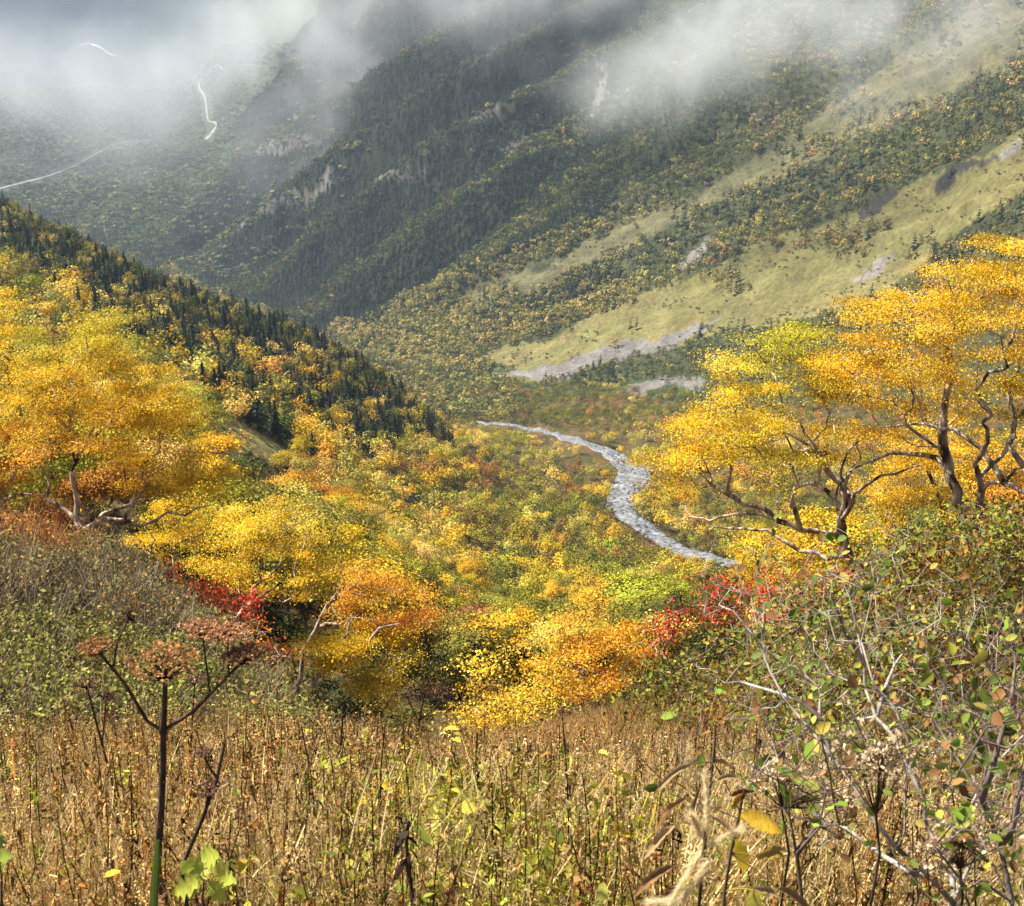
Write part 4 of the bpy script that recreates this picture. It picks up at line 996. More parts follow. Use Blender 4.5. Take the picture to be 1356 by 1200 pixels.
# ================================================================== TWIGGY SHRUBS
ALDER = np.array([[.17,.25,.03],[.34,.34,.05],[.42,.33,.06],[.30,.15,.05],[.13,.17,.03],[.20,.10,.04]])
def round_leaf(cent, size, rg, aspect=.78):
    """oval leaf of six triangles, folded along its midrib"""
    n = len(cent)
    nr = rand_dirs(n, rg) + [0, -.25, .7]; nr /= np.linalg.norm(nr, axis=1, keepdims=True)
    a = np.cross(nr, rand_dirs(n, rg)); a /= np.linalg.norm(a, axis=1, keepdims=True) + 1e-9
    b = np.cross(nr, a); s = np.broadcast_to(size, (n,))[:, None]
    pts = [(-.5, 0, 0), (-.2, .36, .07), (.2, .34, .07), (.5, 0, -.06), (.2, -.34, .07), (-.2, -.36, .07), (0, 0, -.03)]
    V = np.stack([cent + a * s * p[0] + b * s * aspect * p[1] + nr * s * p[2] for p in pts], 1)
    F = np.arange(n)[:, None, None] * 7 + np.array([[0,6,1],[1,6,2],[2,6,3],[3,6,4],[4,6,5],[5,6,0]])
    return V.reshape(-1, 3), F.reshape(-1, 3)
def twig_shrub(name, label, P0, stems, spread, height, tips_n, leaves, lsize, seed, lean=(0, 0), pal=ALDER, palw=None, bark=BARK_PALE, rtip=.0018, main=None, wig=.13, group=None, cloud=None, leafname='foliage', mainr=0):
    rg = np.random.default_rng(4000 + seed)
    if cloud is None:
        a = rg.uniform(0, 6.28, tips_n); d = np.sqrt(rg.uniform(.02, 1, tips_n)) * spread
        tips = np.stack([np.cos(a) * d, np.sin(a) * d, height * rg.uniform(.35, 1.0, tips_n) * (1.05 - .45 * d / spread)], -1) + np.array([lean[0], lean[1], 0]) * rg.uniform(.5, 1, tips_n)[:, None]
    else: tips = cloud
    mains = main or [np.array([[rg.normal() * .05, rg.normal() * .05, -.05]] + [[math.cos(q_) * spread * f * .5 + lean[0] * f, math.sin(q_) * spread * f * .5 + lean[1] * f, height * f * .75] for f in (.3, .6, .9)]) for q_ in rg.uniform(0, 6.28, stems)]
    paths, P, par, R, tn = grow(np.array([0, 0, -.08]), tips, mains, .3, .09, wig, rtip, rg, .5, .02, mainr)
    t = empty(name, P0, label=label, category='shrub', **({'group': group} if group else {}))
    for i in range(len(tips)):
        for _ in range(1 if cloud is None else 2):
            d = (rand_dirs(1, rg)[0] * .8 + [0, 0, .45]) * rg.uniform(.06, .16) * max(1, height)
            paths.append((np.array([tips[i], tips[i] + d * .5 + rg.normal(size=3) * .006, tips[i] + d]), np.array([rtip * .9, rtip * .7, rtip * .4])))
    geo_obj('branches', tubes(paths, 5), bark, t, smooth=True)
    k = rg.integers(0, len(P), leaves * 2); k = k[R[k] < rtip * 6][:leaves]
    if len(k):
        c = P[k] + rg.normal(size=(len(k), 3)) * lsize * .8
        V, F = round_leaf(c, lsize * rg.uniform(.55, 1.25, len(k)), rg)
        C = pal[rg.choice(len(pal), len(k), p=palw)] * np.exp(rg.normal(size=(len(k), 1)) * .22)
        geo_obj(leafname, Geo().add(V, F, np.repeat(C, 6, 0)), LEAF, t)
    return t
BARK_TWIG = bark_material('grey twig bark', (.07, .052, .04), (.46, .38, .31), 5)
SHR = [  # bearing column, distance, spread, height, tips, leaves, leaf size, label
 (1010,19,1.0,1.1,70,420,.060,'leafy alder shrub in front of the scarlet rowan'),
 (1085,21,1.1,1.3,80,500,.060,'alder shrub with yellow green leaves below the brick red rowan'),
 (1160,23,1.2,1.4,90,520,.062,'dense alder shrub hiding the foot of the low limbed birch'),
 (1235,25,1.3,1.3,90,600,.064,'green leaved alder shrub below the twin dark trunks'),
 (1310,24,1.3,1.3,90,600,.064,'yellowing alder shrub under the red rowan by the picture edge'),
 (1365,21,1.2,1.4,80,520,.060,'alder shrub cut by the picture edge above the pine bush'),
 (960,15,.8,.9,70,240,.050,'thin alder shrub rising over the green pine mat'),
 (1050,14,.9,1.0,80,300,.050,'brown leaved alder shrub in the middle of the twig slope'),
 (1120,15,1.0,1.1,90,360,.052,'twiggy alder shrub with scattered green and brown leaves'),
 (1195,16,1.0,1.1,90,380,.052,'tangled alder shrub with yellow leaves and white twigs'),
 (1270,16,1.1,1.2,100,330,.052,'spiky bare alder shrub next to the dark pine bush'),
 (1345,14,1.0,1.1,100,260,.050,'white twigged shrub fanning out at the picture edge'),
 (1015,10,.7,.7,70,120,.042,'low reddish twigged shrub at the meadow side'),
 (1110,9.5,.8,.9,80,160,.042,'bare twigged shrub with a few green leaves behind the long pale branch'),
 (1200,9,.8,.9,90,170,.042,'fine bare shrub among cream seed heads'),
 (1290,9,.9,1.0,100,150,.042,'bare bristling shrub before the dark pine bush'),
]
for i, (su, sr, sp, hh, tn_, lv, ls, lab) in enumerate(SHR):
    twig_shrub('alder_shrub', lab, base_at(su, sr), 6, sp, hh, tn_, int(lv * 1.9), ls * 1.35, i, group='alder shrubs on the twig slope', rtip=.0012 + .00012 * sr, palw=[.24,.22,.18,.12,.14,.10], bark=BARK_TWIG)
# ================================================================== MEADOW, HEATH AND THE PLANTS AT OUR FEET
def ribbon(g, P, W, nrm, c):
    """leaf blade: points P (n x 3), half widths W, side direction nrm"""
    P = np.asarray(P); W = np.asarray(W)[:, None]; n = len(P)
    V = np.empty((2 * n, 3)); V[0::2] = P - nrm * W; V[1::2] = P + nrm * W
    i = np.arange(n - 1) * 2
    F = np.concatenate([np.stack([i, i + 1, i + 3], -1), np.stack([i, i + 3, i + 2], -1)])
    g.add(V, F, np.asarray(c, np.float32))
BROWN = np.array([(.38,.20,.055), (.54,.34,.11), (.14,.07,.028), (.42,.17,.035), (.66,.48,.20), (.07,.04,.022)])
def herb(seed, lush=0.0):
    """a withered herb: stem, hanging curled leaves, seed clusters; unit height"""
    rg = np.random.default_rng(seed); g = Geo()
    n = 7; z = np.linspace(-.06, 1, n); lean = rg.normal(size=2) * .10
    S = np.stack([lean[0] * z ** 1.5 + rg.normal(size=n) * .008, lean[1] * z ** 1.5 + rg.normal(size=n) * .008, z], -1)
    tubes([(S, np.linspace(.0048, .0022, n))], 3, BROWN[rg.choice([0, 2, 2, 5])] * rg.uniform(.7, 1.2), g=g)
    for i in range(rg.integers(30, 46)):
        zz = rg.uniform(.2, .98); j = np.interp(zz, z, np.arange(n)); b = np.array([np.interp(zz, z, S[:, k]) for k in range(3)])
        a = rg.uniform(0, 6.28); d = np.array([math.cos(a), math.sin(a), 0]); ln = rg.uniform(.045, .11) * (1.15 - .4 * zz)
        s = np.linspace(0, 1, 5)[:, None]; droop = rg.uniform(.5, 1.5)
        Pp = b + d * ln * (s - .55 * s ** 2) * .8 + np.array([0, 0, 1]) * ln * (.35 * s - droop * s ** 2) + rg.normal(size=(5, 3)) * .006
        side = np.cross(d, [0, 0, 1]) + rg.normal(size=3) * .5; side /= np.linalg.norm(side)
        w = ln * rg.uniform(.04, .11) * np.array([.2, .9, 1, .6, .0])
        c = BROWN[rg.choice(6, p=[.22, .20, .18, .12, .18, .10])] if rg.random() > lush else np.array([(.42,.42,.05), (.50,.44,.06), (.30,.36,.05)])[rg.integers(0, 3)]
        ribbon(g, Pp, w, side, c * rg.uniform(.65, 1.35))
    m = rg.integers(34, 60)                                           # seed head
    c = S[-1] + rg.normal(size=(m, 3)) * [.020, .020, .075] - [0, 0, .06]
    V, F = leaf_faces(c, rg.uniform(.007, .017, m), rand_dirs(m, rg), rg, .55, True)
    g.add(V, F, np.repeat(BROWN[rg.choice([1, 4, 0, 0, 3, 2, 2, 5] if seed % 3 else [4, 4, 1, 0], m)] * rg.uniform(.7, 1.4, (m, 1)), 2, 0))
    return g.arrays()[:3]
def tuft(seed, cols, blades=11, plume=.5, w=.0055, arch=1.0):
    rg = np.random.default_rng(seed); g = Geo()
    for i in range(blades):
        a = rg.uniform(0, 6.28); d = np.array([math.cos(a), math.sin(a), 0]); h = rg.uniform(.55, 1.0); out = rg.uniform(.08, .42) * arch
        s = np.linspace(0, 1, 6)[:, None]
        Pp = d * (.03 + out * s ** 2) + np.array([0, 0, 1]) * h * (s - .22 * out * 2 * s ** 3) + rg.normal(size=3) * .02 * s - [0, 0, .05]
        side = np.cross(d, [0, 0, 1]) + rg.normal(size=3) * .35; side /= np.linalg.norm(side)
        c = cols[rg.integers(0, len(cols))] * rg.uniform(.7, 1.3)
        ribbon(g, Pp, w * rg.uniform(.6, 1.3) * np.array([.8, 1, .9, .7, .45, .1]), side, c)
        if rg.random() < plume:
            m = 12; tt = rg.uniform(.72, 1.02, m)[:, None]
            c0 = d * (.03 + out * tt ** 2) + np.array([0, 0, 1]) * h * (tt - .22 * out * 2 * tt ** 3) - [0, 0, .05]
            V, F = leaf_faces(c0 + rg.normal(size=(m, 3)) * .006, rg.uniform(.02, .045, m), rand_dirs(m, rg) * [1, 1, .2], rg, .22, True)
            g.add(V, F, np.array([.55, .40, .20]) * rg.uniform(.7, 1.3))
    return g.arrays()[:3]
STRAWC = np.array([(.66,.50,.20), (.58,.39,.13), (.72,.59,.30), (.45,.28,.10)])
LIMEC = np.array([(.42,.42,.06), (.34,.38,.05), (.52,.48,.09), (.26,.31,.05)])
def leafy(seed):
    """low plant of broad soft leaves turning lime yellow"""
    rg = np.random.default_rng(seed); g = Geo(); n = 44
    c = rg.normal(size=(n, 3)) * [.16, .16, .17] + [0, 0, .42]
    c[:, 2] = np.abs(c[:, 2])
    V, F = round_leaf(c, rg.uniform(.05, .12, n), rg, .7)
    g.add(V, F, np.repeat(LIMEC[rg.integers(0, 4, n)] * rg.uniform(.7, 1.25, (n, 1)), 6, 0))
    tubes([(np.array([[0, 0, -.05], q_ * [.6, .6, .7], q_]), np.array([.006, .004, .002])) for q_ in c[:12]], 3, (.2, .2, .05), g=g)
    return g.arrays()[:3]
HERBS = [herb(500 + s) for s in range(9)] + [herb(520 + s, .5) for s in range(3)]
TUFTS = [tuft(540 + s, STRAWC) for s in range(6)]
LIMES = [tuft(560 + s, LIMEC, 9, .0, .008, 1.3) for s in range(3)] + [leafy(570 + s) for s in range(4)]
def crest_r(th): return np.exp(np.interp(th, TH, KL[3]))
def field(n, r0, r1, half=23, pw=1.0):
    th = rng.uniform(math.radians(-half), math.radians(half), n)
    r = (r0 ** (1 + pw) + rng.random(n) * (r1 ** (1 + pw) - r0 ** (1 + pw))) ** (1 / (1 + pw))
    x, y = r * np.sin(th), r * np.cos(th)
    return np.stack([x, y, ground_z(x, y)], -1), r, th
def limit(P, r, vtop, want):
    """height allowed so the growth keeps to about the level of the meadow's far edge (it is grazed by wind there)"""
    _, t = polar(np.full(len(P), 678.0), np.full(len(P), vtop))
    return np.clip((t * r - P[:, 2]), .25, want)
# brown herbs
P, r, th = field(7700, 2.3, 11.5, 27)
u, v = project(P)
right = sstep(820, 980, u)
keep = (rng.random(len(r)) > .25 + right * .4 - .3 * (fbm(P[:, 0] * .9, P[:, 1] * .9, 86) - .5)) & (r > 2.3 + .5 * rng.random(len(r)))
P, r, u, right = P[keep], r[keep], u[keep], right[keep]
vt = np.interp(u, [0, 150, 300, 480, 560, 640, 760, 900, 1356], [905, 918, 938, 962, 986, 990, 985, 965, 975]) + 50 * (fbm(P[:, 0] * 1.3, P[:, 1] * 1.3, 85) - .5)
h = np.minimum(rng.uniform(.62, .98, len(r)) + .1 * (rng.random(len(r)) < .1), limit(P, r, vt - 8, 1.2) * rng.uniform(.45, 1.12, len(r)))
patch = fbm(P[:, 0] * 1.1, P[:, 1] * 1.1, 81)
tone = np.exp(rng.normal(size=(len(r), 1)) * .45) * (.28 + 1.05 * fbm(P[:, 0] * .7, P[:, 1] * .9, 82))[:, None]
reds = sstep(.55, .7, fbm(P[:, 0] * .8, P[:, 1] * .8, 83))[:, None]
tint = tone * (np.array([1, 1, 1]) + reds * np.array([.10, -.08, -.2]))
which = np.where(rng.random(len(r)) < .80 - .6 * (patch > .50), rng.integers(0, 9, len(r)), rng.integers(9, 12, len(r)))
geo_obj('withered_herbs', scatter(HERBS, which, P, h, rng.uniform(0, 6.28, len(r)), tint), STRAW, kind='stuff', label='dense brown withered herbs covering the near meadow')
# straw grass, thicker along the far edge and down into the gully mouth
A = field(7000, 2.4, 10.5, 27); B_ = field(9000, 8.5, 21, 23)
P = np.concatenate([A[0], B_[0]]); r = np.concatenate([A[1], B_[1]]); th = np.concatenate([A[2], B_[2]])
u, v = project(P)
keep = np.where(np.arange(len(r)) < len(A[0]), rng.random(len(r)) < .85, (r < crest_r(th) + 1.5) & (u > 470 + 12 * rng.normal(size=len(r))) & (u < 1010 + 20 * rng.normal(size=len(r))) | ((r < 10.5) & (rng.random(len(r)) < .5)))
P, r, u = P[keep], r[keep], u[keep]
h = np.where(r > 10.5, rng.uniform(.4, .65, len(r)), np.minimum(rng.uniform(.6, 1.0, len(r)), limit(P, r, np.interp(u, [0, 300, 480, 560, 640, 760, 900, 1356], [898, 925, 945, 970, 976, 972, 955, 965]), 1.2) * rng.uniform(.6, 1.1, len(r))))
farish = sstep(9, 13, r)[:, None]
tint = np.exp(rng.normal(size=(len(r), 1)) * .2) * (np.array([1, 1, 1]) * (1 - farish) + np.array([.85, .74, .60]) * farish) * (.75 + .5 * fbm(P[:, 0] * .5, P[:, 1] * .5, 84))[:, None]
geo_obj('dry_grass', scatter(TUFTS, rng.integers(0, 6, len(r)), P, h, rng.uniform(0, 6.28, len(r)), tint), STRAW, kind='stuff', label='straw coloured grass on the meadow and along its far edge')
# lime leaves low down
P, r, th = field(3000, 2.3, 11, 27)
keep = fbm(P[:, 0] * 1.1, P[:, 1] * 1.1, 81) + .12 * rng.normal(size=len(r)) > .40
P, r = P[keep], r[keep]
h = rng.uniform(.45, .85, len(r)) * np.clip(limit(P, r, np.full(len(r), 985), 1.1), .3, 1)
geo_obj('lime_foliage', scatter(LIMES, rng.integers(0, 7, len(r)), P, h, rng.uniform(0, 6.28, len(r)), np.exp(rng.normal(size=(len(r), 1)) * .2) * np.ones(3)), LEAF, kind='stuff', label='lime yellow leaves showing between the withered herbs')

# yellow green patches that rise among the stalks
P, r, th = field(5200, 3.0, 8.2, 20)
u, v = project(P + [0, 0, .7])
k = (in_poly(u, v, [(400,985),(520,975),(700,1000),(880,1010),(900,1060),(700,1080),(560,1060),(420,1040)]) & (fbm(u / 45, v / 22, 91) > .50)) | (in_poly(u, v, [(380,1110),(620,1090),(860,1120),(860,1210),(380,1210)]) & (fbm(u / 50, v / 40, 92) > .56)) | (in_poly(u, v, [(-20,1060),(120,1080),(340,1120),(340,1210),(-20,1210)]) & (fbm(u / 50, v / 40, 93) > .55))
k &= rng.random(len(r)) < .85
P, r = P[k], r[k]
geo_obj('yellow_green_foliage', scatter(LIMES, rng.integers(0, 7, len(r)), P, rng.uniform(.55, .82, len(r)), rng.uniform(0, 6.28, len(r)), np.exp(rng.normal(size=(len(r), 1)) * .3) * np.array([1.2, 1.08, 1.0])), LEAF, kind='stuff', label='patches of yellow green leaves rising among the brown stalks')

# ---- heath on the slope to the left
def heath_clump(seed, twigs=46, leaves=60, green=False):
    rg = np.random.default_rng(seed); g = Geo()
    for i in range(twigs):
        b = rg.normal(size=3) * [.16, .16, .0]; d = rand_dirs(1, rg)[0] * [.55, .55, .2] + [0, 0, .75]; ln = rg.uniform(.4, 1)
        p1 = b + d * ln * .55 + rg.normal(size=3) * .05; p2 = b + d * ln + rg.normal(size=3) * .10
        c = (np.array([.22, .185, .13]) if rg.random() < .5 else np.array([.085, .07, .045])) * rg.uniform(.7, 1.5)
        tubes([(np.array([b - [0, 0, .08], p1, p2]), np.array([.010, .007, .003]))], 3, c, g=g)
    c = rg.normal(size=(leaves, 3)) * [.3, .3, .2] + [0, 0, .55]
    V, F = leaf_faces(c, rg.uniform(.04, .10, leaves) * (1.35 if green else 1), rand_dirs(leaves, rg) + [0, 0, .5], rg, .6, True)
    pal = np.array([(.15,.16,.04), (.21,.22,.05), (.28,.27,.06), (.12,.11,.03)]) if green else np.array([(.16,.145,.045), (.20,.172,.055), (.11,.095,.04), (.20,.135,.05)])
    g.add(V, F, np.repeat(pal[rg.integers(0, 4, leaves)] * rg.uniform(.7, 1.35, (leaves, 1)), 2, 0))
    return g.arrays()[:3]
HEATH = [heath_clump(600 + s) for s in range(5)]
GREENS = [heath_clump(610 + s, 10, 130, True) for s in range(4)]
P, r, th = field(9000, 90, 330, 20)
u, v = project(P); k = in_poly(u, v, KNOLL); P = P[k]; n = k.sum()
geo_obj('knoll_grass', scatter(TUFTS, rng.integers(0, 6, n), P, rng.uniform(.5, .9, n), rng.uniform(0, 6.28, n), np.exp(rng.normal(size=(n, 1)) * .25) * np.array([.55, .56, .42])), STRAW, kind='stuff', label='olive dry grass on the bare knoll of the left valley side')
P, r, th = field(7400, 9.2, 40, 33, 1.0)
u, v = project(P)
keep = (r < crest_r(th) * 1.06) & (u < 430 + 25 * rng.normal(size=len(r))) & (th > math.radians(-32.5))
P, r, u, v = P[keep], r[keep], u[keep], v[keep]
gz = sstep(815, 880, v + 40 * (fbm(u / 60, v / 60, 9) - .5)) * (.25 + .55 * (fbm(u / 40, v / 40, 10) > .42))
gz = np.maximum(gz, sstep(300, 430, u) * .45)
green = rng.random(len(r)) < gz
rust = in_poly(u, v + 20 * (vnoise(u / 10, v / 10) - .5), [(-60,655),(40,690),(120,735),(110,770),(60,765),(-60,720)]) | (rng.random(len(r)) < .06)
tint = np.exp(rng.normal(size=(len(r), 1)) * .22) * np.ones(3) * (.7 + .6 * fbm(u / 50, v / 30, 12))[:, None] * 1.55
tint[rust & ~green] *= np.array([1.55, .95, .62])
h = rng.uniform(.38, .75, len(r)) * np.where(green, .8, 1) * np.clip(.5 + r / 30, .6, 1.2)
b = ~green
geo_obj('heath_undergrowth', scatter(HEATH, rng.integers(0, 5, b.sum()), P[b], h[b], rng.uniform(0, 6.28, b.sum()), tint[b]), LEAF, kind='stuff', label='grey brown twiggy heath on the slope to the left')
geo_obj('green_undergrowth', scatter(GREENS, rng.integers(0, 4, green.sum()), P[green], h[green], rng.uniform(0, 6.28, green.sum()), tint[green] * .9), LEAF, kind='stuff', label='leafy green herbs at the foot of the heath slope')
# low cover under the alders on the right and round the gully lip
P, r, th = field(5200, 8, 42, 33, 1.0)
u, v = project(P)
keep = (r < crest_r(th) * 1.25) & (u > 840 + 40 * rng.normal(size=len(r))) & (rng.random(len(r)) < .85)
P, r, u, v = P[keep], r[keep], u[keep], v[keep]
k = rng.random(len(r)) < .45
tint = np.exp(rng.normal(size=(len(r), 1)) * .3) * np.array([.80, .72, .50]) * np.where(rng.random((len(r), 1)) < .25, np.array([1.7, .8, .5]), 1)
h = rng.uniform(.35, .8, len(r)) * np.clip(.4 + r / 28, .5, 1.2)
gg = scatter(HEATH, rng.integers(0, 5, k.sum()), P[k], h[k], rng.uniform(0, 6.28, k.sum()), tint[k] * 1.1)
g2 = scatter(GREENS, rng.integers(0, 4, (~k).sum()), P[~k], h[~k], rng.uniform(0, 6.28, (~k).sum()), tint[~k])
gg.add(*g2.arrays()[:3])
geo_obj('rocky_slope_undergrowth', gg, LEAF, kind='stuff', label='brown and green low growth below the alder shrubs')

# ================================================================== SINGLE PLANTS IN THE MEADOW
def umbel(g, top, r, up, rg, rays=34, col=(.30,.17,.10), dark=(.05,.035,.028), seeds=16, bowl=.5, ss=.0085):
    """flat-topped dry flower head: rays from the stem top, each ending in a little seed cluster"""
    up = up / np.linalg.norm(up)
    a_ = np.cross(up, [.3, .9, .1]); a_ /= np.linalg.norm(a_); b_ = np.cross(up, a_)
    paths = []; C = []
    for i in range(rays):
        an = i * 2.4; d = math.sqrt((i + .5) / rays) * r * rg.uniform(.85, 1.12)
        e = top + (a_ * math.cos(an) + b_ * math.sin(an)) * d + up * (r * bowl * (1 - .25 * (d / r) ** 2) + rg.normal() * r * .04)
        mid = top + (e - top) * .5 + up * r * -.06
        paths.append((np.array([top, mid, e]), np.array([.0022, .0014, .0011])))
        k = rand_dirs(seeds, rg) * [1, 1, .7] * rg.uniform(.4, 1.0, (seeds, 1)) * r * .125
        C.append(e + k + up * r * .06)
    tubes(paths, 3, dark, g=g)
    C = np.concatenate(C)
    V, F = leaf_faces(C, ss * rg.uniform(.7, 1.5, len(C)), rand_dirs(len(C), rg), rg, .7, True)
    g.add(V, F, np.repeat(np.array(col) * np.exp(rg.normal(size=(len(C), 1)) * .35), 2, 0))
    return g
def px(u, v, r): return at(u, v, r)
STALK = bark_material('dry stalk', (.035, .022, .016), (.11, .065, .045), 30)
def big_hogweed():
    rg = np.random.default_rng(77); R = 3.6
    B = base_at(206, R); L_ = lambda u, v, d=0: px(u, v, R + d) - B
    t = empty('giant_hogweed', B, label='tall dead hogweed with dark branching stem and flat brown seed heads', category='plant')
    node = L_(216, 968)
    S = [[0, 0, -.03], L_(208, 1150), L_(213, 1080), L_(216, 1020), node, L_(218, 930), L_(219, 893)]
    geo_obj('stem', tubes([(np.array(S), np.array([.011, .0105, .0095, .0085, .0085, .0072, .0062]))], 9), STALK, t, smooth=True)
    geo_obj('joint', tubes([(np.array([node - [0, 0, .014], node, node + [0, 0, .014]]), np.array([.0088, .0118, .0086]))], 9), STALK, t, smooth=True)
    for pts, rad in (([(216,968,0),(195,955,.01),(165,905,.02),(130,862,.03)], .0055), ([(216,968,0),(255,943,-.02),(292,905,-.04),(325,872,-.06)], .0055),
                     ([(150,884,.025),(155,850,.04),(170,820,.05)], .0032), ([(278,918,-.03),(272,870,-.01),(268,838,0)], .003), ([(303,895,-.05),(302,860,-.04),(302,842,-.03)], .003)):
        geo_obj('branch', tubes([(np.array([L_(*p) for p in pts]), np.linspace(rad, rad * .7, len(pts)))], 7), STALK, t, smooth=True)
    for (hu, hv, hd), r, bowl, c in (((219,899,0), .096, .62, (.46,.25,.10)), ((128,866,.03), .044, .6, (.42,.23,.10)), ((325,878,-.06), .060, .5, (.30,.16,.08)),
                                     ((268,838,0), .056, .25, (.50,.28,.14)), ((302,842,-.03), .05, .2, (.50,.28,.14))):
        geo_obj('seed_head', umbel(Geo(), L_(hu, hv, hd), r, np.array([rg.normal() * .08, rg.normal() * .08, 1.0]), rg, int(26 + r * 350), c, bowl=bowl), STRAW, t)
    g = Geo(); b = L_(171, 818, .05)                              # shut bud
    V, F = leaf_faces(b + rg.normal(size=(90, 3)) * [.005, .005, .009], .011, rand_dirs(90, rg), rg, .5, True)
    g.add(V, F, np.repeat(np.array([.09, .035, .03]) * rg.uniform(.6, 1.4, (90, 1)), 2, 0)); geo_obj('bud', g, STRAW, t)
    g = Geo()                                                         # the green sheath at the base
    Pp = np.array([L_(203, 1210, -.25), L_(205, 1170, -.25), L_(208, 1135, -.25), L_(209, 1112, -.25)])
    ribbon(g, Pp, np.array([.011, .011, .009, .004]), np.array([.96, .2, .1]), (.14, .20, .04)); ribbon(g, Pp, np.array([.011, .011, .009, .004]), np.array([.5, -.85, .1]), (.10, .15, .03))
    geo_obj('sheath', g, LEAF, t)
big_hogweed()
def stalk_plant(name, label, base_u, R, pts, rad, heads=(), col=(.28,.16,.10), seed=0, leaves=0, lcol=(.12,.06,.03)):
    rg = np.random.default_rng(900 + seed); B = base_at(base_u, R)
    t = empty(name, B, label=label, category='plant')
    Q = [np.array([0, 0, -.03])] + [px(a, b, R) - B for a, b in pts]
    geo_obj('stem', tubes([(np.array(Q), np.linspace(rad, rad * .55, len(Q)))], 6), STALK, t, smooth=True)
    for a, b, r in heads:
        top = px(a, b, R) - B
        j = int(np.argmin([np.linalg.norm(top - q_) for q_ in Q]))
        if np.linalg.norm(top - Q[j]) > .02: geo_obj('branch', tubes([(np.array([Q[max(j - 1, 0)], (Q[max(j - 1, 0)] + top) * .5 + [0, 0, -.01], top]), np.array([rad * .6, rad * .5, rad * .4]))], 5), STALK, t, smooth=True)
        geo_obj('seed_head', umbel(Geo(), top, r, np.array([rg.normal() * .1, rg.normal() * .1, 1.0]), rg, 24, col, bowl=.4, seeds=8), STRAW, t)
    if leaves:
        g = Geo(); Qa = np.array(Q)
        for i in range(leaves):
            f = rg.uniform(.35, 1) * (len(Q) - 1); k = min(int(f), len(Q) - 2); b = Qa[k] * (1 - f + k) + Qa[k + 1] * (f - k)
            d = rand_dirs(1, rg)[0] * [1, 1, .3]; ln = rg.uniform(.03, .07); s = np.linspace(0, 1, 4)[:, None]
            ribbon(g, b + d * ln * s - np.array([0, 0, 1]) * ln * s ** 2 * 1.1, ln * .22 * np.array([.4, 1, .8, .1]), np.cross(d, [0, 0, 1]) + rg.normal(size=3) * .3, np.array(lcol) * rg.uniform(.6, 1.4))
        geo_obj('dead_leaves', g, STRAW, t)
    return t
stalk_plant('hogweed_stalk', 'thin leaning hogweed stalk with a fuzzy brown head beside the tall dead hogweed', 232, 3.0, [(240,1150),(268,1085),(288,1030),(297,985)], .0065, [(276,1050,.034),(270,1000,.02)], seed=1)
stalk_plant('hogweed_stalk', 'dark forked hogweed with a wide brown head at the gully lip', 552, 8.6, [(552,975),(555,955),(562,920)], .010, [(562,918,.12),(540,925,.08),(590,922,.09)], (.20,.10,.07), seed=2)
stalk_plant('dead_stalk', 'black dead stalk standing on the meadow edge', 452, 7.6, [(451,1010),(452,980),(454,948)], .011, seed=3, leaves=9, lcol=(.04,.025,.02))
stalk_plant('dead_stalk', 'charred looking dead stalk with ragged leaves among the brown herbs', 545, 3.4, [(545,1180),(540,1140),(538,1105),(542,1088)], .007, seed=4, leaves=16, lcol=(.035,.022,.016))
stalk_plant('dead_stalk', 'short black stalk in the middle of the pale meadow', 703, 8.4, [(703,1010),(703,985)], .009, seed=5, leaves=3, lcol=(.05,.03,.02))
stalk_plant('hogweed_stalk', 'faded hogweed with drooping brown head behind the tall dead hogweed', 120, 4.6, [(150,1040),(135,985),(118,920)], .006, [(116,912,.05),(140,925,.03)], (.22,.11,.07), seed=6)
stalk_plant('hogweed_stalk', 'thin hogweed with small heads near the heath foot', 250, 6.0, [(252,1000),(256,930),(258,905)], .006, [(258,903,.05)], (.30,.18,.13), seed=7)
stalk_plant('dead_stalk', 'dark stalk rising from the straw behind the yellow leaf', 640, 6.6, [(640,1040),(642,1000),(641,962)], .006, seed=8, leaves=8, lcol=(.10,.05,.03))

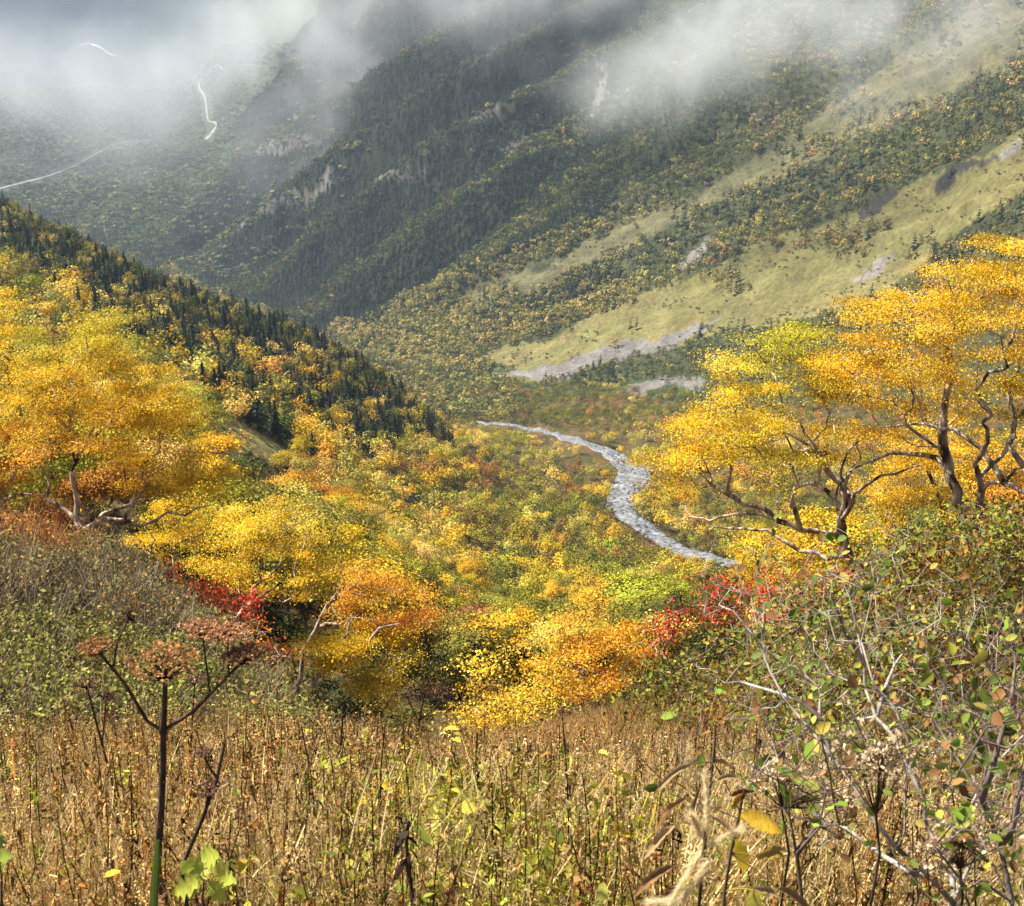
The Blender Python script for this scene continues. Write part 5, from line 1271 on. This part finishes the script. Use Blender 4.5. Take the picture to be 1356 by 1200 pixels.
def leaf_plant(name, label, base_u, R, leaves, stem_pts, seed, lobed=False, cat='plant'):
    """plant with a few large leaves at given places: (u, v, length px, angle deg, colour, curl)"""
    rg = np.random.default_rng(1200 + seed); B = base_at(base_u, R); mpp = R * 1.12 / FOC
    t = empty(name, B, label=label, category=cat)
    Q = [np.array([0, 0, -.03])] + [px(a, b, R) - B for a, b in stem_pts]
    geo_obj('stem', tubes([(np.array(Q), np.linspace(.004, .002, len(Q)))], 5), STALK, t, smooth=True)
    for lu, lv, ln, ang, c, curl in leaves:
        c0 = px(lu, lv, R + rg.uniform(-.05, .05)) - B; a = math.radians(ang); L_ = ln * mpp
        d = np.array([math.cos(a), rg.uniform(-.4, .2), math.sin(a)]); d /= np.linalg.norm(d)
        n_ = np.array([rg.normal() * .3, -.75, .65]); n_ -= d * n_.dot(d); n_ /= np.linalg.norm(n_); b = np.cross(n_, d)
        s = np.linspace(0, 1, 15); w = np.sin(np.pi * np.clip(s * .93 + .05, 0, 1)) ** .8 * L_ * .27 * (1 - .45 * curl)
        if lobed: w = w * 1.7 * (1 + .38 * np.sin(s * 22))
        g = Geo(); mid = c0 + d * ((s - .2)[:, None] * L_) + (np.array([0, 0, -1]) * (curl * .75 + .1) * L_)[None] * (s ** 2)[:, None] + n_ * (np.sin(s * 5 + rg.uniform(0, 6)) * .05 * L_ * (1 + curl))[:, None]
        tw = (rg.uniform(-1, 1) * (.3 + 1.8 * curl)) * (s - .3) + rg.uniform(-.5, .5) * curl
        bb = b[None] * np.cos(tw)[:, None] + n_[None] * np.sin(tw)[:, None]; nn = n_[None] * np.cos(tw)[:, None] - b[None] * np.sin(tw)[:, None]
        ph = .22 + 1.15 * curl * (.6 + .4 * np.sin(s * 4)); rag = 1 + .16 * np.sin(s * 31 + rg.uniform(0, 6)); rg2 = 1 + .16 * np.sin(s * 27 + rg.uniform(0, 6))
        e1 = mid + bb * (w * rag * np.cos(ph))[:, None] + nn * (w * rag * np.sin(ph))[:, None]
        e2 = mid - bb * (w * rg2 * np.cos(ph))[:, None] + nn * (w * rg2 * np.sin(ph))[:, None]
        V = np.stack([e1, mid, e2], 1).reshape(-1, 3); i = np.arange(14)[:, None] * 3
        F = np.stack([i + [0, 1, 4], i + [0, 4, 3], i + [1, 2, 5], i + [1, 5, 4]], 1).reshape(-1, 3)
        C = np.array(c) * np.exp(rg.normal(size=(len(F), 1)) * .10)
        g.add(V, F, C)
        j = int(np.argmin([np.linalg.norm(c0 - q_) for q_ in Q]))
        tubes([(np.array([Q[j], (Q[j] + mid[0]) / 2 + [0, 0, .004], mid[0]]), np.array([.0016, .0014, .0012]))], 4, np.array(c) * .6, g=g)
        geo_obj('leaf', g, LEAF, t)
    return t
YL = (.70,.50,.035); CUR = (.33,.18,.075); CUR2 = (.46,.30,.15); LG = (.44,.48,.07); LB = (.22,.085,.035)
leaf_plant('lobed_herb', 'lime green lobed leaf plant at the foot of the tall dead hogweed', 268, 2.9, [(272,1135,34,35,LG,.05),(262,1150,32,150,LG,.1),(284,1150,32,-20,(.52,.52,.10),.1),(256,1170,34,200,LG,.1),(282,1172,30,-50,LG,.1),(268,1160,30,80,(.56,.54,.14),.1),(250,1150,24,120,LG,.1),(296,1165,26,10,LG,.1),(320,1150,26,60,(.62,.42,.06),.3)], [(268,1190),(270,1165)], 1, True)
leaf_plant('yellow_herb', 'plant with two bright yellow leaves above the brown herbs', 505, 4.4, [(512,1040,30,10,YL,.15),(497,1052,26,200,YL,.1),(520,1052,16,-70,YL,.1),(478,1062,22,215,(.6,.42,.05),.2)], [(505,1075),(506,1048)], 2)
leaf_plant('withered_dock', 'withered broad leaf plant with curled tan leaves beside the blurred grass plume', 925, 2.45, [(905,1015,44,195,CUR2,.7),(945,1008,44,15,CUR,.8),(900,1062,50,215,CUR,.8),(958,1030,40,35,CUR2,.7),(885,1100,46,200,CUR2,.6),(975,1050,36,40,LB,.6),(880,1150,54,190,CUR,.6),(925,1045,36,250,CUR,.8),(890,1175,44,220,LB,.6),(950,1085,40,-20,CUR2,.7)], [(930,1150),(935,1080),(945,1010),(948,960)], 3)
leaf_plant('yellow_dock', 'red stemmed plant with torn yellow leaves right of the grass plume', 966, 2.2, [(990,1082,60,5,(.62,.40,.04),.3),(978,1120,44,-70,YL,.2),(1010,1130,52,35,(.45,.27,.06),.5),(998,1185,46,-85,(.66,.55,.09),.1),(1005,1175,40,10,CUR2,.6),(975,1060,34,60,(.5,.25,.05),.4),(1040,1180,50,-10,CUR,.6)], [(960,1180),(968,1130),(980,1075),(986,1045)], 4)
leaf_plant('yellow_herb', 'single yellow leaf plant low in the middle of the meadow', 818, 3.6, [(818,1098,26,80,YL,.1),(828,1105,18,20,YL,.2)], [(818,1130),(818,1108)], 5)
leaf_plant('yellow_herb', 'pale yellow leaf plant at the bottom of the picture below the curled leaves', 800, 2.5, [(797,1188,34,85,(.6,.58,.12),.1),(660,1150,10,20,LG,.2)], [(800,1215),(798,1200)], 6)
leaf_plant('orange_herb', 'orange leaved herb between the short black stalk and the charred stalk', 705, 4.2, [(705,1085,22,60,ORG*.9,.3),(697,1098,18,160,ORG*.8,.3),(712,1100,18,-20,AMB,.3)], [(705,1125),(705,1095)], 7)
leaf_plant('green_herb', 'bright green leaf plant cut by the lower corner of the picture', 5, 2.7, [(-6,1120,26,70,(.22,.30,.05),.1),(2,1135,24,30,(.26,.33,.05),.1),(-2,1155,26,110,(.2,.27,.05),.1)], [(2,1195),(2,1160)], 8, True)

PLUME = leaf_material('feathery plume', trans=.55, rough=.7)
def plume():
    R = 1.75; B = base_at(900, R); rg = np.random.default_rng(5)
    t = empty('grass_plume', B, label='soft pale feathery grass plume close to the camera, out of focus', category='grass head')
    L_ = lambda u, v, d=0: px(u, v, R + d) - B
    g = tubes([(np.array([[0, 0, -.02], L_(900, 1260), L_(925, 1150), L_(936, 1100), L_(938, 1050)]), np.array([.0016, .0014, .0011, .0008, .0005]))], 5)
    geo_obj('stem', g, bark_material('straw stalk', (.42, .30, .14), (.6, .46, .25), 40), t, smooth=True)
    for A_ in ([(938,1105),(936,1070),(933,1025)], [(938,1120),(955,1110),(980,1100)], [(930,1125),(912,1155),(888,1195)], [(938,1140),(922,1165),(905,1190)], [(928,1110),(922,1092),(915,1080)], [(900,1192),(880,1194),(860,1196)]):
        pts = np.array([L_(a, b, rg.uniform(-.02, .02)) for a, b in A_]); n = 460
        s = rg.random(n); k = s * (len(pts) - 1); i = np.minimum(k.astype(int), len(pts) - 2); f = (k - i)[:, None]
        c = pts[i] * (1 - f) + pts[i + 1] * f; d = (pts[-1] - pts[0]) / np.linalg.norm(pts[-1] - pts[0])
        off = rand_dirs(n, rg) * (rg.random((n, 1)) * .005 * (1.2 - .8 * s[:, None]))
        a = d + rand_dirs(n, rg) * .7; a /= np.linalg.norm(a, axis=1, keepdims=True); b = np.cross(a, rand_dirs(n, rg)); b /= np.linalg.norm(b, axis=1, keepdims=True)
        ln = rg.uniform(.008, .018, (n, 1)); V = np.stack([c + off - b * .0007, c + off + b * .0007, c + off + a * ln], 1).reshape(-1, 3)
        geo_obj('spike', Geo().add(V, np.arange(3 * n), np.array([.92, .78, .50]) * rg.uniform(.8, 1.2, (n, 1))), PLUME, t)
plume()

# ---- the bare shrub that fans out over the lower right corner
def front_shrub(label, base_u, R, mains, clouds, seed, leaves, lsize, rtip=.0010, rexp=.47, bark=BARK_PALE):
    rg = np.random.default_rng(2000 + seed); B = base_at(base_u, R)
    M = [np.array([px(a, b, R + d) - B for a, b, d in L_]) for L_ in mains]
    M[0] = np.vstack([[0, 0, -.05], M[0]])
    tips = np.concatenate([np.stack([px(cu + rg.normal() * su, cv + rg.normal() * sv, R + dd + rg.normal() * .25) - B for _ in range(n)]) for cu, cv, su, sv, dd, n in [(*c_[:5], int(c_[5] * 1.7)) for c_ in clouds]])
    return twig_shrub('bare_alder', label, B, 1, 1, 1.0, 0, leaves, lsize, 50 + seed, main=M, cloud=tips, rtip=rtip, bark=bark, wig=.15, mainr=.0085, palw=[.30,.16,.10,.12,.24,.08])
front_shrub('bare pale branched alder fanning up from the lower corner', 1285, 3.4,
  [[(1262,1195,0),(1230,1160,-.05),(1190,1125,-.1),(1158,1088,-.1),(1130,1040,-.05),(1100,1000,0),(1072,965,.05),(1040,928,.1),(1018,885,.15),(1005,850,.2)],
   [(1100,1000,0),(1085,950,.1),(1062,930,.1),(1010,912,.2),(960,905,.3)],
   [(1230,1160,-.05),(1150,1120,.2),(1090,1085,.3),(1040,1045,.4)],
   [(1262,1195,0),(1245,1130,.3),(1225,1060,.35),(1195,1000,.4),(1160,950,.5),(1145,880,.6),(1132,820,.65),(1110,760,.7)],
   [(1145,880,.6),(1120,840,.5),(1105,800,.5),(1090,770,.5)],[(1160,950,.5),(1185,880,.7),(1215,840,.8)],
   [(1245,1130,.3),(1290,1060,.5),(1330,1000,.6),(1370,960,.7)]],
  [(990,850,45,45,.25,14),(1060,800,60,45,.4,18),(1130,800,60,55,.6,20),(1200,860,60,50,.7,16),(1060,960,50,50,.2,13),(1180,960,60,60,.4,17),(1320,960,60,70,.6,18),(1060,1060,50,40,.3,10),(1280,1060,60,60,.3,12)], 0, 560, .031)
front_shrub('dark stemmed alder rising at the picture edge with drooping green leaves', 1345, 2.9,
  [[(1340,1195,0),(1325,1120,.1),(1300,1060,.15),(1265,1000,.2),(1235,950,.3)],[(1325,1120,.1),(1350,1050,.1),(1362,980,.1),(1365,900,.2)],[(1300,1060,.15),(1330,960,.2),(1345,880,.3),(1335,820,.3)]],
  [(1340,900,40,60,.25,26),(1250,960,50,50,.3,18),(1340,1030,40,60,.1,22),(1280,1120,60,40,.1,16)], 1, 330, .034, bark=bark_material('alder bark', (.07,.05,.04), (.26,.2,.17), 14))
front_shrub('slim bare sapling with sparse round leaves in front of the meadow', 1060, 3.0,
  [[(1062,1190,0),(1055,1130,0),(1045,1080,.05),(1040,1040,.05)],[(1055,1130,0),(1085,1090,.1),(1110,1060,.1)]],
  [(1045,1030,40,40,.05,14),(1100,1060,40,40,.1,12),(900,1010,40,30,.3,8)], 2, 55, .04, bark=bark_material('sapling bark', (.05,.035,.03), (.16,.11,.09), 14))
def seed_herb(label, base_u, R, pts, heads, seed):
    rg = np.random.default_rng(3000 + seed); B = base_at(base_u, R)
    t = empty('seeding_goldenrod', B, label=label, category='plant')
    Q = np.array([[0, 0, -.03]] + [list(px(a, b, R) - B) for a, b in pts])
    geo_obj('stem', tubes([(Q, np.linspace(.0045, .002, len(Q)))], 5), STALK, t, smooth=True)
    for a, b, su, sv, n in heads:
        c = np.stack([px(a + rg.normal() * su, b + rg.normal() * sv, R + rg.normal() * .04) - B for _ in range(n)])
        V, F = leaf_faces(np.repeat(c, 7, 0) + rg.normal(size=(n * 7, 3)) * .006, rg.uniform(.008, .017, n * 7), rand_dirs(n * 7, rg), rg, .8, True)
        g = Geo().add(V, F, np.repeat(np.array([.72, .55, .34]) * rg.uniform(.6, 1.25, (n * 7, 1)), 2, 0))
        j = rg.integers(len(Q) // 2, len(Q), n)
        tubes([(np.array([Q[j_], (Q[j_] + q_) / 2, q_]), np.array([.0016, .0012, .0008])) for j_, q_ in zip(j, c)], 3, (.14, .08, .05), g=g)
        geo_obj('seed_head', g, STRAW, t)
seed_herb('cream seed heads between the branches of the bare alder', 1165, 3.1, [(1165,1130),(1160,1080),(1165,1020),(1170,1000)], [(1170,1000,30,16,40),(1150,1010,24,20,30)], 1)
seed_herb('pinkish seed heads in front of the slim bare sapling', 1040, 3.3, [(1045,1130),(1035,1070),(1030,1030)], [(1030,1025,28,12,40),(1100,1055,22,12,24)], 2)
seed_herb('dense cream seed heads low down between the two alders', 1275, 3.0, [(1275,1190),(1272,1150),(1275,1115)], [(1275,1110,30,14,50),(1250,1130,20,14,20)], 3)
# ================================================================== AIR: even haze in one box, and the drifting mist
def box_mesh(name, x0, x1, y0, y1, z0, z1):
    bm = bmesh.new(); bmesh.ops.create_cube(bm, size=1)
    for v_ in bm.verts:
        v_.co = (x0 + (v_.co.x + .5) * (x1 - x0), y0 + (v_.co.y + .5) * (y1 - y0), z0 + (v_.co.z + .5) * (z1 - z0))
    me = bpy.data.meshes.new(name); bm.to_mesh(me); bm.free(); return me
HAZE_DENSITY = 8.0e-5
m, t, out = new_mat('valley haze')
pv = t.nodes.new('ShaderNodeVolumePrincipled')
pv.inputs['Color'].default_value = (.64, .80, 1, 1); pv.inputs['Density'].default_value = HAZE_DENSITY; pv.inputs['Anisotropy'].default_value = .35
t.links.new(pv.outputs[0], out.inputs['Volume'])
hz = box_mesh('haze', -9300, 9300, -9300, 9300, float(Zg.min()) - 5, float(Zg.max()) + 25)
hz.materials.append(m)
link('haze', hz, kind='stuff', label='thin blue air filling the whole valley')

def mist_material(seed, dens, scale, cut, dims):
    m, t, out = new_mat('drifting mist'); N, L = t.nodes.new, t.links.new
    tc = N('ShaderNodeTexCoord')
    ln = N('ShaderNodeVectorMath'); ln.operation = 'LENGTH'; L(tc.outputs['Object'], ln.inputs[0])
    fall = N('ShaderNodeMapRange'); fall.interpolation_type = 'SMOOTHSTEP'
    fall.inputs[1].default_value = 1.0; fall.inputs[2].default_value = .1; fall.inputs[3].default_value = 0; fall.inputs[4].default_value = 1
    L(ln.outputs['Value'], fall.inputs[0])
    ad = N('ShaderNodeVectorMath'); ad.operation = 'ADD'; ad.inputs[1].default_value = (seed * 3.7, seed * 1.3, seed * 2.1)
    sv = N('ShaderNodeVectorMath'); sv.operation = 'MULTIPLY'; sv.inputs[1].default_value = [q_ / (dims[0] * .8) for q_ in dims]
    L(tc.outputs['Object'], sv.inputs[0]); L(sv.outputs[0], ad.inputs[0])
    no = N('ShaderNodeTexNoise'); no.inputs['Scale'].default_value = scale; no.inputs['Detail'].default_value = 5; no.inputs['Roughness'].default_value = .58; no.inputs['Distortion'].default_value = .4
    L(ad.outputs[0], no.inputs[0])
    # density = clamp(noise - cut + falloff - 1/2) * falloff
    a = N('ShaderNodeMath'); a.operation = 'MULTIPLY_ADD'; a.inputs[1].default_value = .55; L(fall.outputs[0], a.inputs[0]); 
    s = N('ShaderNodeMath'); s.operation = 'MULTIPLY_ADD'; s.inputs[1].default_value = 2.4; s.inputs[2].default_value = -1.2 + .5 - cut; L(no.outputs[0], s.inputs[0]); L(s.outputs[0], a.inputs[2])
    mr = N('ShaderNodeMapRange'); mr.inputs[1].default_value = .0; mr.inputs[2].default_value = .55; mr.inputs[3].default_value = 0; mr.inputs[4].default_value = dens
    L(a.outputs[0], mr.inputs[0])
    mm = N('ShaderNodeMath'); mm.operation = 'MULTIPLY'; L(mr.outputs[0], mm.inputs[0]); L(fall.outputs[0], mm.inputs[1])
    pv = N('ShaderNodeVolumePrincipled'); pv.inputs['Color'].default_value = (.93, .95, .98, 1); pv.inputs['Anisotropy'].default_value = .3
    L(mm.outputs[0], pv.inputs['Density']); L(pv.outputs[0], out.inputs['Volume'])
    m.cycles.volume_step_rate = .6 if hasattr(m, 'cycles') and hasattr(m.cycles, 'volume_step_rate') else 1
    return m
PUFFS = [  # pixel, distance, half width, half depth, half height, roll, optical depth, noise scale, cut
 ((1010, 20), 1000, 230, 140, 75, -20, 1.7, 3.2, .74),
 ((740, -50), 1250, 280, 150, 90, -14, 1.8, 3.2, .74),
 ((1240, 40), 900, 190, 120, 60, -28, 1.1, 3.4, .76),
 ((520, 20), 1750, 360, 220, 130, -16, 1.3, 3.2, .74),
 ((400, 20), 2500, 480, 350, 190, -12, 1.1, 3.0, .66),
 ((120, 115), 2900, 580, 350, 190, 2, 1.3, 3.0, .64),
 ((960, 70), 1000, 220, 100, 65, -24, .7, 3.4, .74),
 ((430, 150), 1700, 280, 160, 130, -35, .4, 3.2, .70),
 ((170, 210), 2500, 420, 250, 100, 0, .25, 3.0, .66),
]
for k, ((pu, pv_), r, hx, hy, hz_, roll, tau, sc, cut) in enumerate(PUFFS):
    bm = bmesh.new(); bmesh.ops.create_icosphere(bm, subdivisions=3, radius=1.0)
    me = bpy.data.meshes.new('mist'); bm.to_mesh(me); bm.free()
    me.materials.append(mist_material(k + 1, tau / hy, sc, cut, (hx, hy, hz_)))
    o = link('mist', me, None, at(pu, pv_, r), kind='stuff', label='drifting white mist trailing across the mountain side')
    o.scale = (hx, hy, hz_)
    th = math.atan2(float(o.location.x), float(o.location.y))
    o.rotation_euler = (0, math.radians(roll), -th)
